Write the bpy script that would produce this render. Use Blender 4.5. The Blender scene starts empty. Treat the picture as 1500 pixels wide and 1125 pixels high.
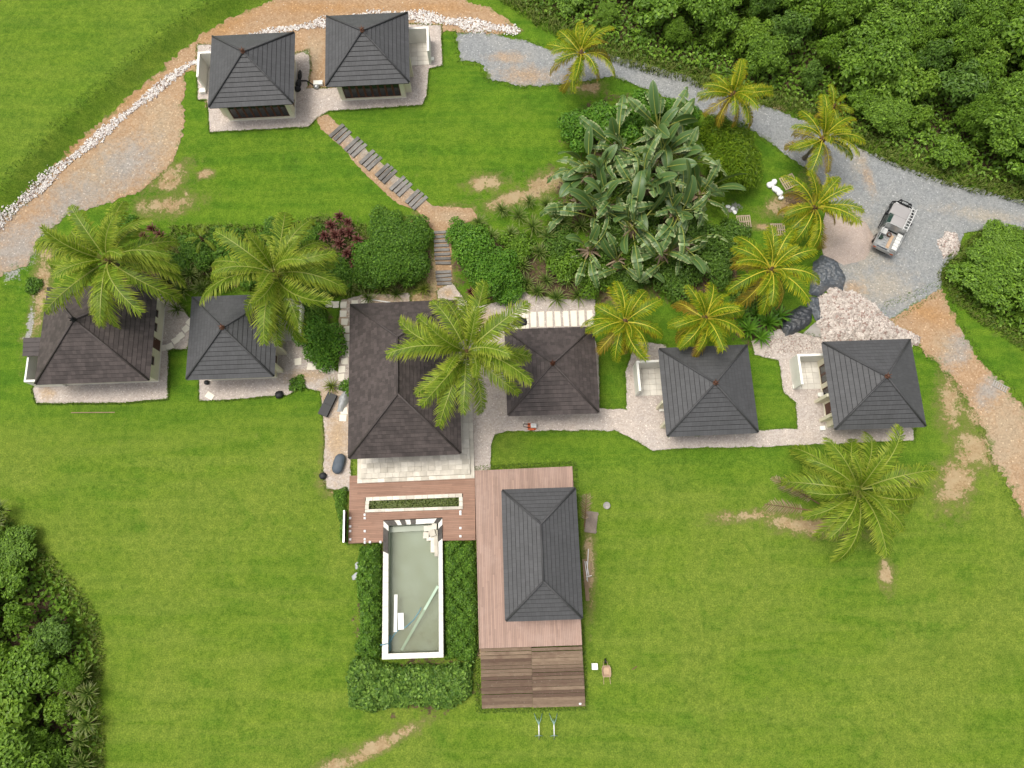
import bpy, math, random
import numpy as np
from mathutils import Vector, Matrix
from mathutils.geometry import delaunay_2d_cdt
R = math.radians
rng = np.random.default_rng(7)
random.seed(7)
SC = bpy.context.scene
COL = SC.collection

# ------------------------------------------------------------------ camera, sky, sun, exposure
CAM_H = 60.0; TILT = R(14.55); FPX = 1051.0
cd = bpy.data.cameras.new('camera'); cam = bpy.data.objects.new('camera', cd); COL.objects.link(cam)
cam.location = (0, 0, CAM_H); cam.rotation_euler = (TILT, 0, 0)
cd.sensor_width = 36.0; cd.lens = 36.0 * FPX / 1500.0
cd.clip_start = 0.5; cd.clip_end = 2000.0
SC.camera = cam
SUN_EL, SUN_AZ = R(72), R(-80)          # azimuth measured from +Y towards +X
world = bpy.data.worlds.new('World'); SC.world = world; world.use_nodes = True
wn = world.node_tree.nodes; wl = world.node_tree.links; wn.clear()
sky = wn.new('ShaderNodeTexSky'); sky.sky_type = 'NISHITA'; sky.sun_disc = False
sky.sun_elevation = SUN_EL; sky.sun_rotation = SUN_AZ
sky.air_density = 1.0; sky.dust_density = 6.0; sky.ozone_density = 0.6
bg = wn.new('ShaderNodeBackground'); bg.inputs['Strength'].default_value = 0.135
wo = wn.new('ShaderNodeOutputWorld')
hs = wn.new('ShaderNodeHueSaturation'); hs.inputs['Saturation'].default_value = 0.28      # thin white overcast
wl.new(sky.outputs[0], hs.inputs['Color']); wl.new(hs.outputs[0], bg.inputs[0]); wl.new(bg.outputs[0], wo.inputs[0])
sd_ = bpy.data.lights.new('sun', 'SUN'); sd_.energy = 1.5; sd_.angle = R(22); sd_.color = (1.0, 0.93, 0.81)
sun = bpy.data.objects.new('sun', sd_); COL.objects.link(sun)
sun.location = (0, 0, 80)
sdir = Vector((math.sin(SUN_AZ) * math.cos(SUN_EL), math.cos(SUN_AZ) * math.cos(SUN_EL), math.sin(SUN_EL)))
sun.rotation_euler = sdir.to_track_quat('Z', 'Y').to_euler()
SC.view_settings.view_transform = 'Standard'; SC.view_settings.look = 'None'
SC.view_settings.gamma = 1.0; SC.view_settings.use_curve_mapping = False
SC.view_settings.exposure = 0.42
SC.render.engine = 'CYCLES'
SC.cycles.max_bounces = 6; SC.cycles.diffuse_bounces = 3; SC.cycles.transparent_max_bounces = 8

# ------------------------------------------------------------------ terrain
def ss(a, b, x):
    t = np.clip((np.asarray(x, float) - a) / (b - a), 0, 1); return t * t * (3 - 2 * t)
def ray(px, py):
    x = (px - 750.0) / FPX; y = (562.5 - py) / FPX
    return np.array([x, y * math.cos(TILT) + math.sin(TILT), y * math.sin(TILT) - math.cos(TILT)])
def gz(px, py, z=0.0):
    d = ray(px, py); t = (z - CAM_H) / d[2]; return np.array([d[0] * t, d[1] * t])
def seg_sd(x, y, line):
    """distance to an open polyline, signed: + on its left side"""
    best = np.full(np.shape(x), 1e9); sgn = np.ones(np.shape(x))
    for (ax, ay), (bx, by) in zip(line[:-1], line[1:]):
        dx, dy = bx - ax, by - ay; L2 = dx * dx + dy * dy
        t = np.clip(((x - ax) * dx + (y - ay) * dy) / L2, 0, 1)
        ex, ey = x - (ax + t * dx), y - (ay + t * dy); d = np.hypot(ex, ey)
        s = np.where(dx * (y - ay) - dy * (x - ax) >= 0, 1.0, -1.0)
        m = d < best; best = np.where(m, d, best); sgn = np.where(m, s, sgn)
    return best * sgn
BANK = [tuple(gz(a, b, 2.6)) for a, b in [(-260, 540), (-90, 395), (0, 310), (60, 257), (150, 172), (220, 112), (290, 52), (345, 20), (420, -12), (560, -40), (700, -60)]]
def H(x, y):
    x = np.asarray(x, float); y = np.asarray(y, float)
    w = 1 - 0.85 * ss(8, 34, x)
    up = 1.4 * ss(22.2, 28.6, y) + 0.9 * ss(29.5, 39.5, y)
    west = 1 - 0.55 * ss(-20, -34, x) * (1 - ss(27, 36, y))
    h = up * w * west
    h = h - 1.25 * ss(10.5, -7.0, y)
    h = h + 1.25 * ss(-0.2, 2.0, seg_sd(x, y, BANK))
    h = h + 0.05 * np.sin(x * .31 + 1.3) * np.sin(y * .27) * ss(3, -6, y)
    return h
def g(px, py, dz=0.0):
    z = 0.0
    for _ in range(12):
        p = gz(px, py, z + dz); z = float(H(p[0], p[1]))
    return float(p[0]), float(p[1]), z + dz
def gp(pts): return [g(a, b)[:2] for a, b in pts]

# ------------------------------------------------------------------ object helpers
def link(o, parent=None):
    COL.objects.link(o)
    if parent is not None: o.parent = parent
    return o
def tag(o, label=None, cat=None, group=None, kind=None):
    if label: o['label'] = label
    if cat: o['category'] = cat
    if group: o['group'] = group
    if kind: o['kind'] = kind
    return o
def empty(name, loc, rz=0.0, label=None, cat=None, group=None):
    o = bpy.data.objects.new(name, None); o.empty_display_size = .3
    o.location = loc; o.rotation_euler = (0, 0, rz); link(o)
    return tag(o, label, cat, group)
class MB:
    def __init__(s): s.v = []; s.f = []; s.m = []; s.sm = []
    def add(s, vs, fs, mi=0, smooth=False):
        b = len(s.v); s.v.extend([tuple(map(float, p)) for p in vs])
        for f in fs: s.f.append(tuple(i + b for i in f)); s.m.append(mi); s.sm.append(smooth)
        return s
    def box(s, c, d, rz=0.0, mi=0, M=None):
        hx, hy, hz = d[0] / 2, d[1] / 2, d[2] / 2
        vs = [(a * hx, b * hy, e * hz) for e in (-1, 1) for a, b in ((-1, -1), (1, -1), (1, 1), (-1, 1))]
        cr, sr = math.cos(rz), math.sin(rz)
        vs = [(x * cr - y * sr, x * sr + y * cr, z) for x, y, z in vs]
        if M is not None: vs = [tuple(M @ Vector(p)) for p in vs]
        vs = [(x + c[0], y + c[1], z + c[2]) for x, y, z in vs]
        return s.add(vs, [(3, 2, 1, 0), (4, 5, 6, 7), (0, 1, 5, 4), (1, 2, 6, 5), (2, 3, 7, 6), (3, 0, 4, 7)], mi)
    def box2(s, a, b, mi=0):
        return s.box([(a[i] + b[i]) / 2 for i in range(3)], [abs(b[i] - a[i]) for i in range(3)], 0, mi)
    def prism(s, poly, z0, z1, mi=0):
        n = len(poly); A = sum(poly[i][0] * poly[(i + 1) % n][1] - poly[(i + 1) % n][0] * poly[i][1] for i in range(n))
        if A < 0: poly = poly[::-1]
        vs = [(p[0], p[1], z0) for p in poly] + [(p[0], p[1], z1) for p in poly]
        fs = [tuple(range(n))[::-1], tuple(range(n, 2 * n))] + [(i, (i + 1) % n, n + (i + 1) % n, n + i) for i in range(n)]
        return s.add(vs, fs, mi)
    def tube(s, pts, rad, n=6, mi=0, cap=True, smooth=True):
        pts = [Vector(p) for p in pts]; k = len(pts)
        rs = rad if hasattr(rad, '__len__') else [rad] * k
        vs = []; pu = None
        for i, p in enumerate(pts):
            t = (pts[min(i + 1, k - 1)] - pts[max(i - 1, 0)]).normalized()
            u = pu - t * pu.dot(t) if pu is not None else t.orthogonal()
            if u.length < 1e-5: u = t.orthogonal()
            u.normalize(); pu = u; w = t.cross(u)
            for j in range(n):
                a = 2 * math.pi * j / n; vs.append(p + (u * math.cos(a) + w * math.sin(a)) * rs[i])
        fs = [(i * n + j, i * n + (j + 1) % n, (i + 1) * n + (j + 1) % n, (i + 1) * n + j) for i in range(k - 1) for j in range(n)]
        s.add(vs, fs, mi, smooth)
        if cap:
            b = len(s.v) - k * n
            s.f.append(tuple(b + j for j in range(n))[::-1]); s.m.append(mi); s.sm.append(False)
            s.f.append(tuple(b + (k - 1) * n + j for j in range(n))); s.m.append(mi); s.sm.append(False)
        return s
    def lathe(s, prof, c=(0, 0, 0), n=12, mi=0, smooth=True):
        vs = [(c[0] + r * math.cos(2 * math.pi * j / n), c[1] + r * math.sin(2 * math.pi * j / n), c[2] + z) for r, z in prof for j in range(n)]
        k = len(prof)
        fs = [(i * n + j, i * n + (j + 1) % n, (i + 1) * n + (j + 1) % n, (i + 1) * n + j) for i in range(k - 1) for j in range(n)]
        return s.add(vs, fs, mi, smooth)
    def mesh(s, name, mats):
        me = bpy.data.meshes.new(name); me.from_pydata(s.v, [], s.f)
        for m in (mats if isinstance(mats, (list, tuple)) else [mats]): me.materials.append(m)
        me.polygons.foreach_set('material_index', s.m); me.polygons.foreach_set('use_smooth', s.sm)
        me.update(); return me
    def build(s, name, mats, parent=None):
        return link(bpy.data.objects.new(name, s.mesh(name, mats)), parent)
def inst(name, me, parent, loc=(0, 0, 0), rot=(0, 0, 0), scale=(1, 1, 1)):
    o = bpy.data.objects.new(name, me); o.location = loc; o.rotation_euler = rot; o.scale = scale
    return link(o, parent)
def tri_mesh(name, V, F, mat, attrs=None, mi=None, smooth=False):
    me = bpy.data.meshes.new(name); V = np.asarray(V, np.float32); F = np.asarray(F, np.int32); k = F.shape[1]
    me.vertices.add(len(V)); me.vertices.foreach_set('co', V.ravel())
    me.loops.add(F.size); me.loops.foreach_set('vertex_index', F.ravel())
    me.polygons.add(len(F)); me.polygons.foreach_set('loop_start', np.arange(0, F.size, k, dtype=np.int32))
    me.polygons.foreach_set('loop_total', np.full(len(F), k, np.int32))
    for m in (mat if isinstance(mat, (list, tuple)) else [mat]): me.materials.append(m)
    if mi is not None: me.polygons.foreach_set('material_index', np.asarray(mi, np.int32))
    me.polygons.foreach_set('use_smooth', np.full(len(F), bool(smooth)))
    me.update(calc_edges=True)
    for n_, a in (attrs or {}).items():
        at = me.attributes.new(n_, 'FLOAT', 'POINT'); at.data.foreach_set('value', np.asarray(a, np.float32))
    return me

# ------------------------------------------------------------------ material helpers
class NT:
    def __init__(s, name):
        s.mat = bpy.data.materials.new(name); s.mat.use_nodes = True; s.t = s.mat.node_tree; s.t.nodes.clear()
        s.out = s.t.nodes.new('ShaderNodeOutputMaterial'); s._pos = None
    def n(s, typ, props=None, **ins):
        nd = s.t.nodes.new('ShaderNode' + typ)
        for k, v in (props or {}).items(): setattr(nd, k, v)
        for k, v in ins.items():
            key = int(k[1:]) if k[0] == '_' and k[1:].isdigit() else k.replace('_', ' ')
            s.set(nd.inputs[key], v)
        return nd
    def set(s, inp, v):
        if hasattr(v, 'outputs'): s.t.links.new(v.outputs[0], inp)
        elif hasattr(v, 'is_output'): s.t.links.new(v, inp)
        else: inp.default_value = v if not (isinstance(v, tuple) and len(v) == 3 and inp.type == 'RGBA') else (*v, 1)
    def pos(s):
        if s._pos is None: s._pos = s.t.nodes.new('ShaderNodeNewGeometry').outputs['Position']
        return s._pos
    def noise(s, scale, detail=3, rough=.55, vec=None, dist=0.0):
        return s.n('TexNoise', None, Vector=vec or s.pos(), Scale=scale, Detail=detail, Roughness=rough, Distortion=dist).outputs[0]
    def ramp(s, fac, a, b, ca=(0, 0, 0), cb=(1, 1, 1)):
        nd = s.t.nodes.new('ShaderNodeValToRGB'); e = nd.color_ramp.elements
        e[0].position = a; e[1].position = b; e[0].color = (*ca, 1); e[1].color = (*cb, 1)
        s.t.links.new(fac, nd.inputs[0]); return nd.outputs[0]
    def math(s, op, a, b=0.0, clamp=False):
        nd = s.n('Math', {'operation': op, 'use_clamp': clamp}); s.set(nd.inputs[0], a); s.set(nd.inputs[1], b); return nd.outputs[0]
    def mr(s, v, a, b, c=0.0, d=1.0):
        nd = s.n('MapRange', {'clamp': True, 'interpolation_type': 'SMOOTHSTEP'})
        for i, q in enumerate((v, a, b, c, d)): s.set(nd.inputs[i], q)
        return nd.outputs[0]
    def mix(s, f, a, b, mode='MIX'):
        nd = s.n('MixRGB', {'blend_type': mode}); s.set(nd.inputs[0], f); s.set(nd.inputs[1], a); s.set(nd.inputs[2], b); return nd.outputs[0]
    def attr(s, name): return s.n('Attribute', {'attribute_name': name}).outputs['Fac']
    def bump(s, h, strength=.5, dist=.05):
        return s.n('Bump', None, Strength=strength, Distance=dist, Height=h).outputs[0]
    def bsdf(s, color, rough=.8, normal=None, spec=.3, metal=0.0):
        b = s.n('BsdfPrincipled'); s.set(b.inputs['Base Color'], color); s.set(b.inputs['Roughness'], rough)
        s.set(b.inputs['Specular IOR Level'], spec); s.set(b.inputs['Metallic'], metal)
        if normal is not None: s.set(b.inputs['Normal'], normal)
        s.t.links.new(b.outputs[0], s.out.inputs[0]); return b
def plain(name, col, rough=.7, var=.18, scale=6.0, spec=.3, metal=0.0, bump=0.0, big=.7, obj=0.0):
    """colour with fine and broad variation and a little relief"""
    t = NT(name); c2 = tuple(max(0, c * (1 - var)) for c in col); c3 = tuple(min(1, c * (1 + var)) for c in col)
    n1 = t.noise(scale, 4); n2 = t.noise(big, 2)
    c = t.mix(n1, c2, c3); c = t.mix(t.mr(n2, .35, .7), c, t.mix(1.0, c, (1 - var, 1 - var, 1 - var), 'MULTIPLY'))
    if obj:
        oi = t.n('ObjectInfo').outputs['Random']; c = t.mix(oi, t.mix(1.0, c, (1 - obj, 1 - obj * 1.05, 1 - obj * 1.15), 'MULTIPLY'), t.mix(1.0, c, (1 + obj * .5,) * 3, 'MULTIPLY'))
    t.bsdf(c, rough, t.bump(n1, .4, bump) if bump else None, spec, metal); return t.mat
# ------------------------------------------------------------------ ground materials
def gravel_cols(t, base, dark, light, sc):
    v = t.n('TexVoronoi', None, Vector=t.pos(), Scale=sc)
    w = t.n('TexVoronoi', None, Vector=t.pos(), Scale=sc * 1.2)
    c = t.mix(t.n('SeparateColor', None, Color=v.outputs['Color']).outputs[0], dark, light)
    c = t.mix(.45, c, base)
    c = t.mix(t.mr(t.n('SeparateColor', None, Color=w.outputs['Color']).outputs[1], .965, .985), c, tuple(min(1, q * 1.2) for q in light))
    return c, v.outputs['Distance']
def grass_color(t):
    n0 = t.noise(.085, 4, .6); n1 = t.noise(.42, 5, .66); n2 = t.noise(1.9, 5, .72); n3 = t.noise(10, 4, .78); nd = t.noise(.19, 5, .7, dist=.8)
    mp = t.n('Mapping', None, Vector=t.pos()); mp.inputs['Rotation'].default_value = (0, 0, R(24)); mp.inputs['Scale'].default_value = (.10, 1.0, 1.0)
    st1 = t.noise(.9, 4, .6, mp.outputs[0], .4)                     # mower streaks
    mp2 = t.n('Mapping', None, Vector=t.pos()); mp2.inputs['Rotation'].default_value = (0, 0, R(-2)); mp2.inputs['Scale'].default_value = (.08, 1.0, 1.0)
    st2 = t.noise(1.1, 4, .6, mp2.outputs[0], .4)
    lush = t.attr('lush')
    dry = t.mix(t.mr(n1, .3, .7), (.097, .166, .015), (.132, .194, .021))
    dry = t.mix(t.mr(n0, .42, .62, 0, .8), dry, (.164, .208, .032))
    dry = t.mix(t.mr(nd, .50, .68, 0, .7), dry, (.062, .142, .011))
    dry = t.mix(t.mr(st1, .42, .62, 0, .65), dry, (.160, .210, .032))
    lu = t.mix(t.mr(n1, .3, .7), (.058, .135, .010), (.092, .178, .012))
    lu = t.mix(t.mr(nd, .5, .72, 0, .6), lu, (.115, .178, .018))
    lu = t.mix(t.mr(st2, .40, .62, 0, .6), lu, (.118, .195, .016))
    c = t.mix(lush, dry, lu)
    c = t.mix(t.mr(n2, .36, .64), t.mix(1.0, c, (.80, .86, .80), 'MULTIPLY'), t.mix(1.0, c, (1.14, 1.10, 1.12), 'MULTIPLY'))
    c = t.mix(t.mr(n3, .32, .70), t.mix(1.0, c, (.60, .66, .60), 'MULTIPLY'), t.mix(1.0, c, (1.42, 1.33, 1.4), 'MULTIPLY'))
    c = t.mix(t.mr(t.noise(.9, 5, .75, dist=1.2), .60, .76, 0, .45), c, (.175, .195, .048))
    c = t.mix(t.mr(t.noise(3.3, 4, .7), .68, .76, 0, .5), c, (.055, .110, .012))
    return c, n3, n2
def make_ground_mat():
    t = NT('lawn'); c, n3, n2 = grass_color(t)
    e = t.noise(1.3, 5, .65); e2 = t.noise(5, 5, .75)
    ee = t.math('ADD', t.math('MULTIPLY', t.math('SUBTRACT', e, .5), 1.5), t.math('MULTIPLY', t.math('SUBTRACT', e2, .5), 1.7))
    ee = t.math('ADD', ee, t.math('MULTIPLY', t.math('SUBTRACT', t.noise(.55, 4, .6, dist=1.0), .5), 1.6))
    soil, _ = gravel_cols(t, (.34, .225, .125), (.25, .16, .085), (.44, .33, .21), 7)
    soil = t.mix(t.mr(t.noise(.8, 3), .4, .65), soil, (.40, .30, .185))
    c = t.mix(t.mr(t.math('ADD', t.attr('bare'), ee), -.35, .35, 0, .75), c, (.150, .150, .045)); c = t.mix(t.mr(t.math('ADD', t.attr('bare'), ee), .28, .66, 0, .85), c, soil)
    mul, _ = gravel_cols(t, (.085, .058, .035), (.04, .03, .018), (.17, .115, .07), 8)
    c = t.mix(t.mr(t.math('ADD', t.attr('soil'), ee), .2, .5), c, mul)
    gr, _ = gravel_cols(t, (.29, .28, .27), (.2, .2, .2), (.42, .41, .39), 9)
    c = t.mix(t.mr(t.math('ADD', t.attr('stony'), ee), .25, .6, 0, .9), c, gr)
    t.bsdf(c, .95, t.bump(t.math('ADD', n3, n2), .7, .06), .1); return t.mat
def make_earth_mat(name, base, dark, light, sc, patches=(), bump=.02, speck=(.55, .54, .51), speckamt=.965):
    """base gravel or soil; patches = (attribute, colour triple) blended in with broken edges; 'edge' lets grass creep in"""
    t = NT(name); c, d = gravel_cols(t, base, dark, light, sc)
    e = t.noise(1.1, 5, .65); e2 = t.noise(5, 3, .6)
    ee = t.math('ADD', t.math('MULTIPLY', t.math('SUBTRACT', e, .5), 1.6), t.math('MULTIPLY', t.math('SUBTRACT', e2, .5), .9))
    c = t.mix(t.mr(t.noise(.35, 4, .6), .35, .7, 0, .6), c, t.mix(1.0, c, (1.16, 1.12, 1.06), 'MULTIPLY'))
    c = t.mix(t.mr(t.noise(1.7, 3, .6), .45, .75, 0, .4), c, t.mix(1.0, c, (.74, .74, .76), 'MULTIPLY'))
    for an, col in patches:
        pc, _ = gravel_cols(t, col, tuple(q * .7 for q in col), tuple(min(1, q * 1.3) for q in col), sc)
        c = t.mix(t.mr(t.math('ADD', t.attr(an), ee), -.15, 1.05, 0, .85), c, pc)
    gcol = t.mix(t.noise(9, 3), (.055, .10, .012), (.12, .165, .03))
    c = t.mix(t.mr(t.math('ADD', t.attr('weeds'), ee), .18, .6, 0, .9), c, gcol)
    sp = t.n('TexVoronoi', None, Vector=t.pos(), Scale=5.5)
    c = t.mix(t.math('MULTIPLY', t.mr(sp.outputs['Distance'], .22, .14), t.mr(t.n('SeparateColor', None, Color=sp.outputs['Color']).outputs[0], speckamt, speckamt + .02)), c, speck)
    t.bsdf(c, .95, t.bump(d, .8, bump), .15); return t.mat
M = {}
M['lawn'] = make_ground_mat()
M['road'] = make_earth_mat('grey_gravel', (.225, .236, .238), (.15, .16, .165), (.31, .318, .315), 9,
                           (('dust', (.32, .285, .23)), ('ochre', (.33, .235, .15))))
M['dirt'] = make_earth_mat('orange_soil', (.325, .215, .125), (.25, .155, .085), (.41, .295, .19), 8,
                           (('dust', (.335, .265, .18)), ('grey', (.27, .255, .235)), ('ochre', (.33, .19, .085))))
M['path'] = make_earth_mat('pink_gravel', (.42, .368, .33), (.31, .265, .235), (.53, .48, .44), 10,
                           (('ochre', (.38, .27, .16)),), .015, (.14, .12, .09), .975)
M['sand'] = make_earth_mat('pink_sand', (.42, .345, .30), (.34, .275, .235), (.50, .42, .37), 16, (), .02)

# ------------------------------------------------------------------ ground sheet
def axis(a, b, step, far):
    core = list(np.arange(a, b + 1e-6, step)); lo = []; hi = []; d = step
    x = a
    while x > -far: d *= 1.35; x -= d; lo.append(x)
    x = b; d = step
    while x < far: d *= 1.35; x += d; hi.append(x)
    return np.array(lo[::-1] + core + hi)
def inside(x, y, poly):
    r = np.zeros(np.shape(x), bool); n = len(poly)
    for i in range(n):
        (ax, ay), (bx, by) = poly[i], poly[(i + 1) % n]
        if ay == by: continue
        c = ((ay > y) != (by > y)) & (x < (bx - ax) * (y - ay) / (by - ay) + ax); r ^= c
    return r
def psd(x, y, poly):
    d = np.abs(seg_sd(x, y, list(poly) + [poly[0]])); return np.where(inside(x, y, poly), d, -d)
def blobs(x, y, lst):
    v = np.full(np.shape(x), -1.0)
    for px, py, rx, ry, rot in lst:
        cx, cy, _ = g(px, py); c, s = math.cos(R(rot)), math.sin(R(rot))
        u = (x - cx) * c + (y - cy) * s; w = -(x - cx) * s + (y - cy) * c
        v = np.maximum(v, 1 - np.hypot(u / (rx / 16.5), w / (ry / 16.5)))
    return v
BARE = [(1400, 705, 50, 30, 60), (1392, 585, 22, 60, -8), (1430, 660, 30, 40, 0), (545, 1098, 75, 11, 27), (490, 1122, 40, 14, 20), (1185, 770, 80, 14, -8), (1300, 845, 12, 26, 0), 
        (1330, 700, 20, 14, 0), (655, 318, 52, 20, 0), (760, 288, 70, 16, 16), (712, 268, 34, 16, 0), (800, 270, 40, 22, 20), (250, 260, 40, 22, 40), (60, 430, 16, 90, -3), 
        (487, 640, 14, 60, 0), (490, 705, 22, 24, 0), (700, 955, 20, 8, 0), (640, 405, 30, 60, 0), (1150, 300, 40, 18, 20), (1120, 332, 20, 8, 0), (700, 470, 60, 20, 0), (1140, 160, 20, 10, 0),
        (860, 128, 30, 14, 0), (900, 420, 60, 30, 0), (620, 440, 60, 20, 0), (1200, 262, 24, 20, 0), (560, 450, 50, 10, 0), (1440, 610, 30, 20, 0), (1100, 755, 60, 10, 5), (300, 255, 14, 8, 0), (240, 300, 60, 20, 10), (863, 830, 9, 70, 0)]
SOIL = [(560, 385, 90, 50, 0), (480, 350, 50, 50, 20), (330, 380, 80, 40, 0), (240, 400, 60, 50, 0), (720, 390, 60, 60, 0), (830, 400, 110, 60, 0), (930, 300, 140, 130, 0), (1010, 390, 90, 60, 0), (1110, 470, 60, 40, 0), (490, 500, 40, 50, 0), (900, 180, 80, 50, 0), (1170, 290, 30, 20, 0), (545, 880, 25, 90, 0), (675, 880, 25, 95, 0), (605, 1000, 85, 40, 0)]
JUN_TR = gp([(690, -60), (742, -6), (800, 34), (880, 74), (930, 92), (1010, 112), (1075, 138), (1140, 150), (1215, 178), (1290, 224), (1360, 252), (1440, 275), (1560, 300), (1750, 330), (1750, -140), (690, -140)])
JUN_R = gp([(1400, 372), (1440, 345), (1520, 340), (1640, 350), (1640, 560), (1545, 545), (1490, 500), (1440, 470), (1400, 440), (1380, 405)])
JUN_L = gp([(-170, 690), (-10, 735), (20, 770), (70, 815), (110, 860), (140, 905), (150, 960), (142, 1010), (148, 1060), (150, 1240), (-170, 1240)])
STONY = [(50, 345, 30, 14, 30), (20, 375, 40, 20, 0), (45, 470, 8, 50, 0), (10, 390, 30, 30, 0), (488, 700, 16, 14, 0), (488, 612, 8, 20, 0), (1075, 305, 14, 10, 0)]
xs = axis(-52, 52, .26, 420); ys = axis(-24, 68, .26, 420)
X, Y = np.meshgrid(xs, ys); Z = H(X, Y)
x, y = X.ravel(), Y.ravel()
zz = Z.ravel().copy()
zz = np.where(psd(x, y, [tuple(gz(a, b, 0)) for a, b in [(512, 699), (694, 692), (836, 686), (851, 943), (704, 947), (697, 788), (646, 788), (646, 960), (563, 962), (564, 790), (512, 793)]]) > .1, -2.4, zz)
Z = zz.reshape(Z.shape); nx, ny = len(xs), len(ys)
ii = (np.arange(ny - 1)[:, None] * nx + np.arange(nx - 1)[None]).ravel()
F = np.stack([ii, ii + 1, ii + 1 + nx, ii + nx], 1)
lush = np.clip(.25 + .75 * ss(9, 16, y) - .55 * ss(46, 60, y) * ss(0, 20, x), 0, 1)
lush = np.maximum(lush, .85 * ss(-3, 3, x) * ss(4, 10, y) * (1 - ss(34, 41, x)))
lush = np.where(seg_sd(x, y, BANK) > 0, .62, lush)
lush = np.maximum(lush, .7 * np.clip(1.3 - np.hypot((x - 1.5) / 8, (y + 2) / 11), 0, 1))
soil = np.maximum(blobs(x, y, SOIL), np.clip(np.maximum(np.maximum(psd(x, y, JUN_TR), psd(x, y, JUN_R)), psd(x, y, JUN_L)) - 1.4, -1, 1))
me = tri_mesh('ground', np.stack([x, y, Z.ravel()], 1), F, M['lawn'],
              {'lush': lush, 'bare': blobs(x, y, BARE), 'soil': soil, 'stony': blobs(x, y, STONY)}, smooth=True)
ground = tag(link(bpy.data.objects.new('ground', me)), 'rolling green mown lawn with worn bare patches', 'lawn', kind='structure')

# ------------------------------------------------------------------ sheets that lie on the ground
def wobble(poly, amp, step=.22, seed=0):
    r = np.random.default_rng(seed); out = []; n = len(poly)
    for i in range(n):
        a, b = np.array(poly[i]), np.array(poly[(i + 1) % n]); L = np.hypot(*(b - a)); k = max(1, int(L / step))
        nrm = np.array([b[1] - a[1], a[0] - b[0]]) / max(L, 1e-6)
        for j in range(k):
            p = a + (b - a) * j / k
            w = math.sin(p[0] * 2.1 + seed) * math.sin(p[1] * 1.7 + seed * 2) * .6 + r.normal() * .45
            out.append(tuple(p + nrm * (amp * w if j else amp * w * .5)))
    return out
def sheet(name, px, mat, off, attrs, amp=.12, label=None, cat=None, raw=False, grid=.5, seed=1, weed=.9):
    poly = wobble(px if raw else gp(px), amp, seed=seed)
    P = np.array(poly); lo, hi = P.min(0), P.max(0)
    gx, gy = np.meshgrid(np.arange(lo[0], hi[0], grid), np.arange(lo[1], hi[1], grid)); gx, gy = gx.ravel(), gy.ravel()
    m = psd(gx, gy, poly) > grid * .35; n = len(poly)
    pts = [Vector(p) for p in poly] + [Vector((a, b)) for a, b in zip(gx[m], gy[m])]
    res = delaunay_2d_cdt(pts, [], [list(range(n))], 1, 1e-5)
    v2 = np.array([tuple(p) for p in res[0]]); fs = np.array([f for f in res[2] if len(f) == 3], np.int32)
    a0, b0, c0 = v2[fs[:, 0]], v2[fs[:, 1]], v2[fs[:, 2]]
    flip = ((b0[:, 0] - a0[:, 0]) * (c0[:, 1] - a0[:, 1]) - (b0[:, 1] - a0[:, 1]) * (c0[:, 0] - a0[:, 0])) < 0
    fs[flip] = fs[flip][:, ::-1]
    z = H(v2[:, 0], v2[:, 1]) + off
    at = {k: blobs(v2[:, 0], v2[:, 1], q) if isinstance(q, list) else np.full(len(v2), q) for k, q in attrs.items()}
    if attrs.get('weeds') is None:
        at['weeds'] = np.clip(.35 - psd(v2[:, 0], v2[:, 1], poly) * weed, -1.2, .35)
    me = tri_mesh(name, np.column_stack([v2, z]), fs, mat, at, smooth=True)
    return tag(link(bpy.data.objects.new(name, me)), label, cat, kind='structure')
DIRT_W = [(-60, 372), (0, 314), (60, 260), (150, 175), (220, 115), (290, 55), (345, 23), (420, -8), (660, -8), (722, 14), (768, 46), (700, 56), (655, 44), (640, 62), (560, 140), (470, 132), (300, 158), (303, 105), (272, 106), (268, 200), (252, 240), (205, 282), (150, 300), (95, 318), (60, 345), (42, 388), (0, 404), (-60, 420)]
sheet('dirt_bank', DIRT_W, M['dirt'], .03, {'dust': [(235, 190, 50, 90, 0), (150, 250, 120, 50, 40), (460, 80, 20, 50, 0)], 'grey': [(185, 240, 75, 48, 38), (110, 300, 90, 50, 30), (30, 360, 90, 60, 20), (70, 330, 60, 40, 20)], 'ochre': [(330, 40, 80, 22, 30), (460, 12, 160, 16, 0), (640, 12, 90, 16, 0), (110, 215, 90, 10, 40), (200, 140, 90, 12, 42)]}, .2, 'orange soil bank curving round the two upper villas', 'soil', seed=3, weed=.7)
TRACK_R = [(1296, 452), (1376, 418), (1400, 470), (1436, 528), (1470, 560), (1520, 630), (1600, 720), (1600, 860), (1500, 760), (1475, 712), (1450, 660), (1432, 612), (1400, 560), (1368, 530), (1350, 512), (1330, 490), (1290, 480)]
sheet('dirt_track', TRACK_R, M['dirt'], .03, {'dust': [(1470, 640, 60, 160, -30), (1390, 510, 30, 30, 0)], 'grey': [(1410, 505, 26, 60, -40), (1450, 570, 20, 50, -40)], 'ochre': [(1360, 460, 50, 22, -20)]}, .3, 'reddish dirt track running down the right edge', 'track', seed=4, weed=.5)
ROAD = [(668, 50), (700, 47), (760, 58), (800, 72), (880, 78), (908, 84), (1000, 110), (1055, 135), (1130, 158), (1200, 186), (1270, 222), (1340, 250), (1420, 274), (1500, 294), (1640, 320), (1640, 348), (1500, 336), (1450, 335), (1412, 342), (1402, 372), (1380, 396), (1377, 424), (1325, 456), (1290, 476), (1235, 430), (1205, 400), (1205, 350), (1215, 300), (1200, 262), (1150, 225), (1110, 196), (1060, 178), (1000, 152), (950, 132), (900, 112), (840, 122), (770, 128), (715, 116), (704, 92), (674, 90)]
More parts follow.
